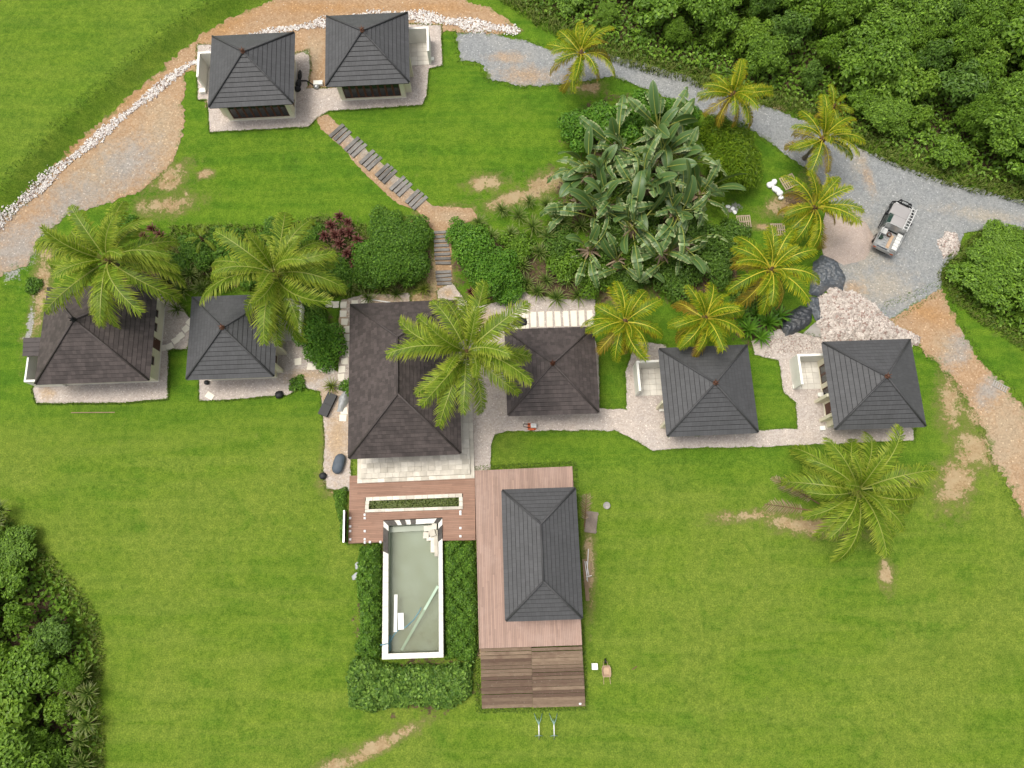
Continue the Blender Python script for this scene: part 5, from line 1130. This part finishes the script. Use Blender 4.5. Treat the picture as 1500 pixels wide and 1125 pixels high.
def lump(name, px, py, sx, sy, sz, rz, mat, label, cat, group=None, seed=0, n=10, z=None, pw=2.6):
    x, y, z0 = g(px, py); z0 = z0 if z is None else z; r = np.random.default_rng(seed); m = MB(); V = []; K = 7
    for k in range(K):
        f = -math.pi / 2 + math.pi * k / (K - 1)
        for j in range(n):
            a = 2 * math.pi * j / n; sg = lambda v: math.copysign(abs(v) ** (2 / pw), v); w = 1 + r.normal(0, .05)
            V.append((sx / 2 * sg(math.cos(f)) * sg(math.cos(a)) * w, sy / 2 * sg(math.cos(f)) * sg(math.sin(a)) * w, sz / 2 + sz / 2 * sg(math.sin(f)) * (1 + r.normal(0, .04))))
    m.add(V, [(i * n + j, i * n + (j + 1) % n, (i + 1) * n + (j + 1) % n, (i + 1) * n + j) for i in range(K - 1) for j in range(n)], 0, True)
    o = m.build(name, mat); o.location = (x, y, z0 - .02); o.rotation_euler = (0, 0, rz); return tag(o, label, cat, group)
for i, (px, py, a, b, rz, lab) in enumerate([(1128, 272, .75, .6, .3, 'leftmost white bag beside the pallet'), (1133, 268, .6, .5, 1.1, 'topmost white bag beside the pallet'), (1136, 279, .85, .6, -.6, 'biggest white bag in the row by the pallet'), (1141, 284, .6, .5, .3, 'lowest white bag by the pallet'), (1143, 291, .45, .4, .2, 'small white bag below the others')]): lump('plastic_bag', px, py, a, b, .38, rz, M['bag'], lab, 'bag', 'white bags', i)
for i, (px, py, lab) in enumerate([(1066, 303, 'small pale scrap on the grass left of the pallet'), (1073, 306, 'white crumpled scrap just above the lone pallet'), (1076, 311, 'white scrap touching the lone pallet corner')]): lump('plastic_scrap', px, py, .45, .35, .16, i, M['bag'], lab, 'scrap', 'white scraps', 20 + i)
def part_box(root, name, a, b, mat): m = MB(); m.box2(a, b); return m.build(name, mat, root)
# pipes and battens beside the deck
M['batten'] = plain('brown_batten', (.30, .21, .13), .8, .25, 6)
def stick(name, a, b, w, h, mat, label, cat, group=None, za=.08, zb=.08, rnd=False):
    A, B = Vector(g(*a, za)), Vector(g(*b, zb)); m = MB(); c = A.lerp(B, .5)
    if rnd: m.tube([A - c, (A - c).lerp(B - c, .5), B - c], w / 2, 7)
    else:
        d = B - A; m.box((0, 0, 0), (d.length, w, h), 0, 0, d.to_track_quat('X', 'Z').to_matrix())
    o = m.build(name, mat); o.location = c; return tag(o, label, cat, group)
for i, (a, b, w, mt, lab) in enumerate([((855.5, 819), (861, 880), .3, 'batten', 'broad brown board nearest the deck'), ((862, 804), (859.5, 850), .07, 'bag', 'longest white pipe beside the pavilion'), ((856.5, 822), (861, 852), .07, 'bag', 'white pipe next to the broad board'), ((859, 822), (863, 846), .07, 'bag', 'middle white pipe of the bundle'), ((866, 824), (862.5, 862), .12, 'batten', 'thin brown batten right of the pipes'), ((858.5, 845), (867, 843), .06, 'bag', 'short white pipe lying across the bundle')]):
    stick('pipe' if mt == 'bag' else 'board', a, b, w, .05, M[mt], lab, 'pipe' if mt == 'bag' else 'board', 'pipes and boards by the deck', .1 + .05 * i, .1 + .05 * i, mt == 'bag')
stick('pole', (532, 905), (526, 930), .07, .07, M['batten'], 'pale pole leaning in the hedge left of the pool', 'pole', None, .3, .1, True)
stick('batten', (540, 438.5), (572, 443), .08, .05, M['whitewood'], 'white batten lying behind the main house', 'batten')
stick('batten', (104, 604.5), (168, 604), .07, .04, M['batten'], 'long batten on the grass below the old villa', 'batten')
stick('stick', (926, 981), (933, 976), .07, .05, M['rust'], 'short reddish stick on the lawn right of the wheelbarrow', 'stick')
o = inst('dead_frond', FR['dead'][0], None, g(856, 772, .12), (0, 0, 1.48), (1.15, 1.15, .5)); tag(o, 'dry brown palm frond lying beside the pavilion', 'frond')
o = inst('dead_frond', FR['dead'][0], None, g(1190, 748, .12), (0, .05, 3.0), (1.45, 1.45, .5)); tag(o, 'dry palm frond on the lawn left of the short palm', 'frond')
o = inst('dead_frond', FR['dead'][0], None, g(1200, 738, .15), (0, .02, 2.6), (1.35, 1.35, .5)); tag(o, 'greyish dry frond beneath the short palm', 'frond')
r0 = empty('crate', g(866, 765), R(-8), 'old grey wooden crate door lying beside the pavilion', 'crate'); M['greywood'] = plain('grey_old_wood', (.22, .18, .15), .9, .3, 7)
for i in range(5): m = MB(); m.box(((i - 2) * .19, 0, .10), (.18, 1.75, .05)); m.build('plank', M['greywood'], r0)
for yy in (-.72, .72): m = MB(); m.box((0, yy, .155), (1.02, .15, .05)); m.build('batten', M['greywood'], r0)
m = MB(); m.box((0, 0, .155), (.12, 1.5, .045), .5); m.build('brace', M['greywood'], r0)
r0 = empty('bucket', g(888, 741), 0, 'round pale bucket standing on the lawn right of the pavilion', 'bucket')
m = MB(); m.lathe([(.01, .0), (.25, .0), (.30, .36), (.27, .37), (.25, .30), (.01, .28)], (0, 0, 0), 16); m.build('tub', M['concrete'], r0)
m = MB(); m.tube([(-.28, 0, .37), (-.15, .05, .42), (.15, .05, .42), (.28, 0, .37)], .015, 5); m.build('handle', M['steel'], r0)
r0 = empty('cooler_box', g(870.5, 975.5), .02, 'small white box on the lawn beside the wheelbarrow', 'box'); part_box(r0, 'box_body', (-.22, -.22, 0), (.22, .22, .34), M['bag']); part_box(r0, 'lid', (-.235, -.235, .343), (.235, .235, .40), M['bag'])
# wheelbarrow
r0 = empty('wheelbarrow', g(887, 982), R(2), 'tan wheelbarrow standing on the lawn right of the stairs', 'wheelbarrow')
M['tan'] = plain('sandy_tray', (.46, .33, .22), .7, .15, 6)
m = MB(); rim_ = [(-.30, -.42), (.30, -.42), (.36, -.2), (.36, .25), (.26, .44), (-.26, .44), (-.36, .25), (-.36, -.2)]; bt = [(a * .62, b * .62) for a, b in rim_]; n = 8
m.add([(a, b, .62) for a, b in rim_] + [(a, b, .36) for a, b in bt] + [(a * .93, b * .93, .62) for a, b in rim_] + [(a * .92, b * .92, .385) for a, b in bt], [(i, (i + 1) % n, n + (i + 1) % n, n + i)[::-1] for i in range(n)] + [tuple(range(n, 2 * n))[::-1]] + [(2 * n + i, 2 * n + (i + 1) % n, 3 * n + (i + 1) % n, 3 * n + i) for i in range(n)] + [tuple(range(3 * n, 4 * n))] + [(i, (i + 1) % n, 2 * n + (i + 1) % n, 2 * n + i) for i in range(n)]); m.build('tray', M['tan'], r0)
m = MB(); [m.tube([(s * .12, .72, .22), (s * .2, .3, .33), (s * .24, -.5, .42), (s * .27, -.95, .55)], .022, 6) for s in (-1, 1)]; m.build('frame', M['tan'], r0)
for s in (-1, 1): m = MB(); m.tube([(s * .22, -.2, .38), (s * .24, -.3, .0)], .02, 6); m.build('leg', M['steel'], r0)
m = MB(); m.tube([(-.05, .72, .2), (.05, .72, .2)], .2, 14); m.build('wheel', M['black'], r0)
# trestle stands
M['teal'] = plain('blue_green_metal', (.24, .40, .40), .5, .15, 5)
for px, lab in ((789, 'left blue green trestle stand below the stairs'), (811, 'right blue green trestle stand below the stairs')):
    r0 = empty('trestle_stand', g(px, 1064), .02, lab, 'stand', 'trestle stands'); m = MB(); m.tube([(0, -.55, .50), (0, .25, .62)], .045, 6); m.build('top_bar', M['bag'], r0)
    for e in ((-.32, .95), (.32, .95), (0, .55)): m = MB(); m.tube([(0, .25, .62), (e[0] * .5, .55, .45), (e[0], e[1], .0)], .025, 5); m.build('leg', M['teal'], r0)
    for e in (-.3, .3): m = MB(); m.tube([(0, -.55, .5), (e, -.7, .0)], .025, 5); m.build('leg', M['teal'], r0)
    m = MB(); m.tube([(0, -.55, .5), (0, -.95, .0)], .03, 5); m.build('foot', M['steel'], r0)
o = lump('paper_cup', 849.5, 1030, .22, .18, .12, .3, M['bag'], 'crumpled white scrap on the lowest stair', 'scrap', None, 51); o.location.z = -1.06
# left of the main house
r0 = empty('storage_box', g(481.5, 594), R(-22), 'long black storage box left of the main house', 'box'); part_box(r0, 'box_body', (-.38, -1.0, 0), (.38, 1.0, .42), M['black']); part_box(r0, 'lid', (-.41, -1.03, .424), (.41, -.02, .50), M['black']); part_box(r0, 'lid', (-.41, .02, .424), (.41, 1.03, .50), M['black'])
M['greytarp'] = plain('grey_silver_tarp', (.36, .37, .37), .45, .25, 4, spec=.5, bump=.02)
heap('tarpaulin', [(493, 603), (497, 582), (506, 572), (512, 574), (511, 588), (503, 604)], .4, .5, M['greytarp'], 'crumpled silver grey tarpaulin against the main house', 'tarpaulin', 46, .14, .12)
M['slate'] = plain('blue_grey_cover', (.085, .105, .13), .55, .25, 4, bump=.02)
lump('covered_mower', 497.5, 680, .95, 1.75, .7, -.25, M['slate'], 'blue grey covered machine beside the main house corner', 'cover', None, 61, 12)
lump('plant_pot', 474, 697.5, .62, .6, .45, .3, M['black'], 'round black tub on the gravel left of the deck', 'tub', None, 62)
lump('plant_pot', 410, 579, .7, .68, .5, .3, M['hedge_pot'] if 'hedge_pot' in M else M['black'], 'dark round pot at the lawn edge below the grey villa', 'pot', None, 63)
lump('plant_pot', 304, 561, .42, .42, .4, 0, M['black'], 'small black tub at the corner of the left grey villa', 'tub', None, 64)
lump('lid_disc', 762, 472, 1.3, .9, .22, 0, M['black'], 'dark rounded cover at the corner of the kitchen house', 'cover', None, 65)
M['rockg'] = plain('pale_grey_rock', (.40, .41, .42), .85, .2, 4, bump=.03)
lump('flat_rock', 529, 828, 1.0, .75, .25, .2, M['rockg'], 'upper pale grey flat rock left of the pool hedge', 'rock', 'flat rocks', 66, 7); lump('flat_rock', 525, 843, 1.15, .6, .25, .4, M['rockg'], 'lower pale grey flat rock left of the pool hedge', 'rock', 'flat rocks', 67, 7)
# by the upper villas
r0 = empty('pump_set', g(438, 124), 0, 'black pump with hose lying between the two upper villas', 'pump')
for i, (a, b, c, d) in enumerate(((0, 0, .5, .9), (.05, .9, .35, 1.1), (-.1, -.6, .7, .5))): m = MB(); m.lathe([(.02, 0), (c * .5, .02), (c * .55, .2), (c * .35, .38), (.02, .42)], (a, b, 0), 8); m.v = [(p[0], b + (p[1] - b) * d / c, p[2]) for p in m.v]; m.build('housing', M['black'], r0)
m = MB(); m.tube([(.2, .3, .15), (.7, .35, .12), (1.1, .1, .08), (1.5, -.25, .1)], .06, 6); m.build('hose', M['black'], r0)
m = MB(); m.lathe([(.02, 0), (.3, .02), (.28, .3), (.05, .34)], (1.7, -.3, 0), 8); m.build('motor', M['steel'], r0)
r0 = empty('white_block', g(467, 124), .05, 'white rectangular block on the gravel between the upper villas', 'block'); part_box(r0, 'block_body', (-.4, -.2, 0), (.4, .2, .3), M['white']); part_box(r0, 'block_cap', (-.42, -.22, .302), (.42, .22, .34), M['white'])
for px, py, s, lab in ((299, 136, .5, 'white box unit beside the left courtyard of the upper villas'), (633, 89, .4, 'white box unit at the corner of the right upper courtyard'), (1163, 567, .4, 'small cream block at the foot of the far right courtyard'), (969, 600, .5, 'white board leaning against the villa under two palms'), (1200, 579, .42, 'triangular white scrap board left of the far right villa'), (1203, 628, .42, 'small white block with two dark holes on the path')):
    r0 = empty('white_block', g(px, py), .1, lab, 'block'); part_box(r0, 'block_body', (-s * .5, -s * .4, 0), (s * .5, s * .4, s * .7), M['white']); part_box(r0, 'block_cap', (-s * .53, -s * .43, s * .7 + .002), (s * .53, s * .43, s * .7 + .04), M['white'])
# compactor on the path
M['orange'] = plain('orange_paint', (.50, .10, .03), .5, .15, 5)
r0 = empty('plate_compactor', g(779, 625), 0, 'small orange and grey plate compactor on the path', 'machine'); part_box(r0, 'base_plate', (-.35, -.3, 0), (.35, .3, .08), M['orange']); part_box(r0, 'motor', (-.1, -.18, .082), (.38, .2, .5), M['steel']); part_box(r0, 'guard', (-.2, -.36, .082), (.2, -.2, .34), M['orange'])
m = MB(); m.tube([(-.2, -.15, .3), (-.7, -.12, .65), (-.7, .12, .65), (-.2, .15, .3)], .03, 6); m.build('handle', M['black'], r0)
r0 = empty('metal_grate', g(1464, 566), R(-32), 'grey metal grate lying on the dirt track', 'grate')
for i in range(7): m = MB(); m.box(((i - 3) * .19, 0, .06), (.09, .5, .05)); m.build('bar', M['concrete'], r0)
for yy in (-.25, .25): m = MB(); m.box((0, yy, .062), (1.35, .06, .07)); m.build('edge', M['concrete'], r0)
# glass rail and fence spigots on the deck
r0 = empty('glass_rail', (*gz(508, 772, ZD), ZD), R(2.2), 'grey edged glass rail along the left side of the deck', 'rail')
part_box(r0, 'glass_panel', (-.03, -1.25, .0), (.0, 1.25, 1.0), M['glass']); part_box(r0, 'top_rail', (-.07, -1.27, 1.002), (.05, 1.27, 1.05), M['steel'])
def spig(px, py, i): 
    x, y = gz(px, py, ZD); m = MB(); m.box((0, 0, .07), (.13, .13, .13)); m.box((0, 0, .01), (.18, .18, .02)); o = m.build('fence_spigot', M['bag']); o.location = (x, y, ZD); tag(o, 'white fence spigot on the deck ' + i, 'spigot', 'fence spigots')
for px, py, w in [(513, 759, 'top left edge'), (513, 771, 'left edge, second down'), (513, 778, 'left edge, third down'), (513, 790, 'left edge, lowest'), (534.5, 754, 'below the planter left end'), (534.5, 759, 'just under the first left of the pool'), (534.5, 778, 'left of the pool, third down'), (534.5, 790, 'left of the pool, fourth down'), (534.5, 794.5, 'at the front edge left of the pool'), (542, 794, 'at the front edge near the pool'), (557.5, 794, 'touching the pool at the front edge'), (674.5, 749.5, 'below the planter right end'), (674.5, 753, 'just under the first right of the pool'), (674.5, 773.5, 'right of the pool, third down'), (674.5, 785.5, 'right of the pool, lowest')]: spig(px, py, w)

M['offwhite'] = plain('dusty_white_paint', (.58, .585, .57), .5, .15, 5)
# ------------------------------------------------------------------ utility vehicle
def ute():
    A, B = np.array(g(1327, 294, .8)[:2]), np.array(g(1288, 375, .8)[:2]); c = (A + B) / 2; d = A - B; z = float(H(*c)) + .05
    root = empty('utility_vehicle', (c[0], c[1], z), math.atan2(d[1], d[0]), 'grey utility vehicle with bull bar and loaded tray in the yard', 'vehicle'); root.scale = (1.08,) * 3
    pg = plain('silver_grey_paint', (.33, .315, .31), .35, .05, 2, spec=.5); dk = plain('dark_green_paint', (.035, .045, .042), .35, .1, 2, spec=.5); ws = NT('green_windscreen'); ws.bsdf((.018, .05, .04), .08, None, .6); ws = ws.mat
    al = plain('pale_aluminium', (.38, .39, .385), .4, .25, 4, metal=.3)
    def loft(name, secs, mat, parent=root, cap=True):      # secs: (x, halfwidth_bottom, z_bottom, halfwidth_top, z_top)
        m = MB(); V = []
        for x, wb, zb, wt, zt in secs: V += [(x, -wb, zb), (x, -wb * 1.0, (zb + zt) / 2), (x, -wt, zt - .05), (x, -wt + .1, zt), (x, wt - .1, zt), (x, wt, zt - .05), (x, wb, (zb + zt) / 2), (x, wb, zb)]
        n = 8; k = len(secs); F_ = [(i * n + j, (i + 1) * n + j, (i + 1) * n + (j + 1) % n, i * n + (j + 1) % n)[::-1] for i in range(k - 1) for j in range(n)] + [tuple(range(n)), tuple((k - 1) * n + j for j in range(n))[::-1]]
        m.add(V, F_, 0); return m.build(name, mat, parent)
    loft('body', [(-.35, .88, .42, .86, .98), (.9, .90, .42, .87, 1.02), (1.5, .90, .42, .86, 1.0)], dk)
    loft('bonnet', [(.86, .88, .9, .84, 1.07), (1.5, .86, .85, .80, 1.04), (2.1, .80, .75, .68, .97), (2.26, .72, .6, .55, .86)], pg)
    loft('front_panel', [(1.502, .89, .42, .84, .84), (2.15, .84, .42, .76, .74), (2.3, .74, .45, .66, .62)], dk)
    loft('cabin', [(-.42, .80, .98, .64, 1.62), (-.2, .84, .98, .66, 1.70), (.35, .85, .99, .66, 1.72), (.50, .85, .99, .66, 1.66), (.98, .84, 1.0, .80, 1.09)], ws)
    loft('roof_panel', [(-.40, .60, 1.64, .60, 1.735), (.0, .63, 1.68, .63, 1.765), (.45, .62, 1.66, .62, 1.74)], pg)
    for s in (-1, 1):
        m = MB(); m.box((.72, s * 1.03, 1.12), (.14, .2, .18)); m.build('mirror', M['black'], root)
        m = MB(); m.tube([(-.3, s * .98, .36), (1.1, s * .98, .36)], .05, 6); m.build('side_step', M['black'], root)
        m = MB(); m.box((2.26, s * .56, .78), (.08, .26, .14)); m.build('headlight', M['offwhite'], root)
        m = MB(); m.box((.25, s * .905, .85), (.2, .02, .04)); m.build('door_handle', M['black'], root)
        for xw in (1.62, -1.35):
            m = MB(); m.tube([(xw, s * .70, .37), (xw, s * .95, .37)], .37, 18); w_ = m.build('wheel', M['black'], root)
            m = MB(); m.tube([(xw, s * .952, .37), (xw, s * .965, .37)], .2, 12); m.build('rim', M['steel'], w_)
        m = MB(); m.tube([(1.15, s * .93, .62), (1.3, s * .97, .82), (1.62, s * .98, .88), (1.95, s * .95, .8), (2.1, s * .88, .62)], .055, 6); m.build('wheel_arch', M['black'], root)
    m = MB()
    m.tube([(1.9, -1.0, .62), (2.35, -.92, .66), (2.52, -.5, .70), (2.52, .5, .70), (2.35, .92, .66), (1.9, 1.0, .62)], .055, 7); m.tube([(2.4, -.6, .72), (2.5, -.5, 1.02), (2.55, 0, 1.06), (2.5, .5, 1.02), (2.4, .6, .72)], .045, 7)
    for yy in (-.3, .3): m.tube([(2.5, yy, .5), (2.53, yy, 1.05)], .04, 6)
    m.box((2.42, 0, .52), (.18, 1.6, .2)); m.build('bull_bar', M['black'], root)
    for yy in (-.42, .42): m = MB(); m.tube([(2.56, yy, .9), (2.64, yy, .9)], .1, 10); m.build('spot_lamp', M['black'], root)
    # tray with sides, headboard and rack
    part_box(root, 'chassis', (-2.3, -.4, .38), (-.44, .4, .72), M['black']); part_box(root, 'tray_floor', (-2.45, -.93, .74), (-.52, .93, .82), al)
    for s in (-1, 1): part_box(root, 'tray_side', (-2.45, s * .93, .822), (-.52, s * .89, 1.08), al)
    part_box(root, 'tailgate', (-2.45, -.888, .822), (-2.41, .888, 1.08), al)
    m = MB(); m.tube([(-.5, -.9, .82), (-.5, -.84, 1.75), (-.5, -.6, 1.85), (-.5, .6, 1.85), (-.5, .84, 1.75), (-.5, .9, .82)], .045, 6); m.tube([(-2.4, -.9, .82), (-2.4, -.9, 1.3), (-2.4, .9, 1.3), (-2.4, .9, .82)], .04, 6)
    for s in (-1, 1): m.tube([(-.5, s * .84, 1.75), (-2.4, s * .9, 1.3)], .03, 6)
    m.build('rack', al, root); part_box(root, 'mesh_guard', (-.505, -.8, 1.0), (-.495, .8, 1.8), M['steel'])
    for s in (-1, 1): part_box(root, 'tail_light', (-2.47, s * .62, .86), (-2.452, s * .85, .98), M['orange'])
    return root
UT = ute(); UM = UT.matrix_basis if False else (Matrix.Translation(UT.location) @ Matrix.Rotation(UT.rotation_euler.z, 4, 'Z') @ Matrix.Scale(1.08, 4))
def on_ute(name, a, b, mat, label, cat):
    c = [(a[i] + b[i]) / 2 for i in range(3)]; root = empty(name, UM @ Vector((c[0], c[1], a[2])), UT.rotation_euler.z, label, cat); root.scale = (1.08,) * 3; return root, c
r0, c = on_ute('ladder', (-.45, -.82, 1.87), (1.5, -.42, 1.93), None, 'white ladder on the right side over the vehicle cab', 'ladder')
for s in (-.18, .18): m = MB(); m.box((0, s, .04), (2.3, .05, .07)); m.build('rail', M['offwhite'], r0)
for i in range(8): m = MB(); m.box((-1.0 + i * .285, 0, .04), (.05, .31, .035)); m.build('rung', M['offwhite'], r0)
r0, c = on_ute('tool_box', (-2.2, -.86, .825), (-.6, -.45, 1.3), None, 'long white tool box along the right side of the tray', 'box'); part_box(r0, 'box_body', (-.8, -.2, 0), (.8, .2, .42), M['offwhite'])
for i in range(5): part_box(r0, 'lid_rib', (-.78 + i * .32, -.21, .423), (-.52 + i * .32, .21, .46), M['offwhite'])
r0, c = on_ute('ladder', (-2.2, .0, .825), (-.9, .3, .9), None, 'short steel ladder lying in the vehicle tray', 'ladder')
for s in (-.15, .15): part_box(r0, 'rail', (-.7, s - .02, 0), (.7, s + .02, .07), al_ := M['steel'])
for i in range(6): part_box(r0, 'rung', (-.62 + i * .24, -.128, .02), (-.56 + i * .24, .128, .06), M['steel'])
r0, c = on_ute('timber_board', (-2.0, -.38, .825), (-.8, -.05, .9), None, 'tan board lying in the vehicle tray', 'board'); part_box(r0, 'board', (-.65, -.13, 0), (.65, .13, .04), M['tan']); part_box(r0, 'board', (-.55, -.10, .042), (.6, .10, .08), M['tan'])
r0, c = on_ute('hose_coil', (-1.0, .0, .91), (-.8, .2, .95), None, 'red brown coiled hose in the front of the tray', 'hose')
for k in range(3): m = MB(); m.tube([(.17 * math.cos(a), .17 * math.sin(a), .03 + k * .05) for a in np.linspace(0, 6.1, 14)], .028, 5); m.build('coil', M['rust'], r0)
r0, c = on_ute('storage_tub', (-1.1, .4, .825), (-.6, .85, 1.1), None, 'pale tub in the left front corner of the tray', 'tub'); part_box(r0, 'tub_body', (-.25, -.22, 0), (.25, .22, .26), M['rockg']); part_box(r0, 'lid', (-.27, -.24, .262), (.27, .24, .30), M['offwhite'])
r0, c = on_ute('tool_bag', (-1.6, .45, .825), (-1.2, .8, 1.0), None, 'dark green bag on the left side of the tray', 'bag'); m = MB(); m.lathe([(.02, 0), (.2, .02), (.22, .15), (.12, .24), (.02, .25)], (0, 0, 0), 8); m.build('bag_body', plain('dark_green_cloth', (.03, .06, .045), .8), r0); m = MB(); m.tube([(-.12, 0, .22), (0, 0, .34), (.12, 0, .22)], .015, 5); m.build('strap', M['black'], r0)
r0, c = on_ute('tool_bag', (-2.35, -.3, .825), (-2.1, .6, 1.0), None, 'dark tool roll at the tailgate end of the tray', 'bag'); m = MB(); m.tube([(0, -.4, .1), (0, .45, .1)], .1, 8); m.build('roll', M['slate'], r0); m = MB(); m.tube([(0, -.1, .1), (0, .0, .1)], .105, 8); m.build('strap', M['black'], r0)
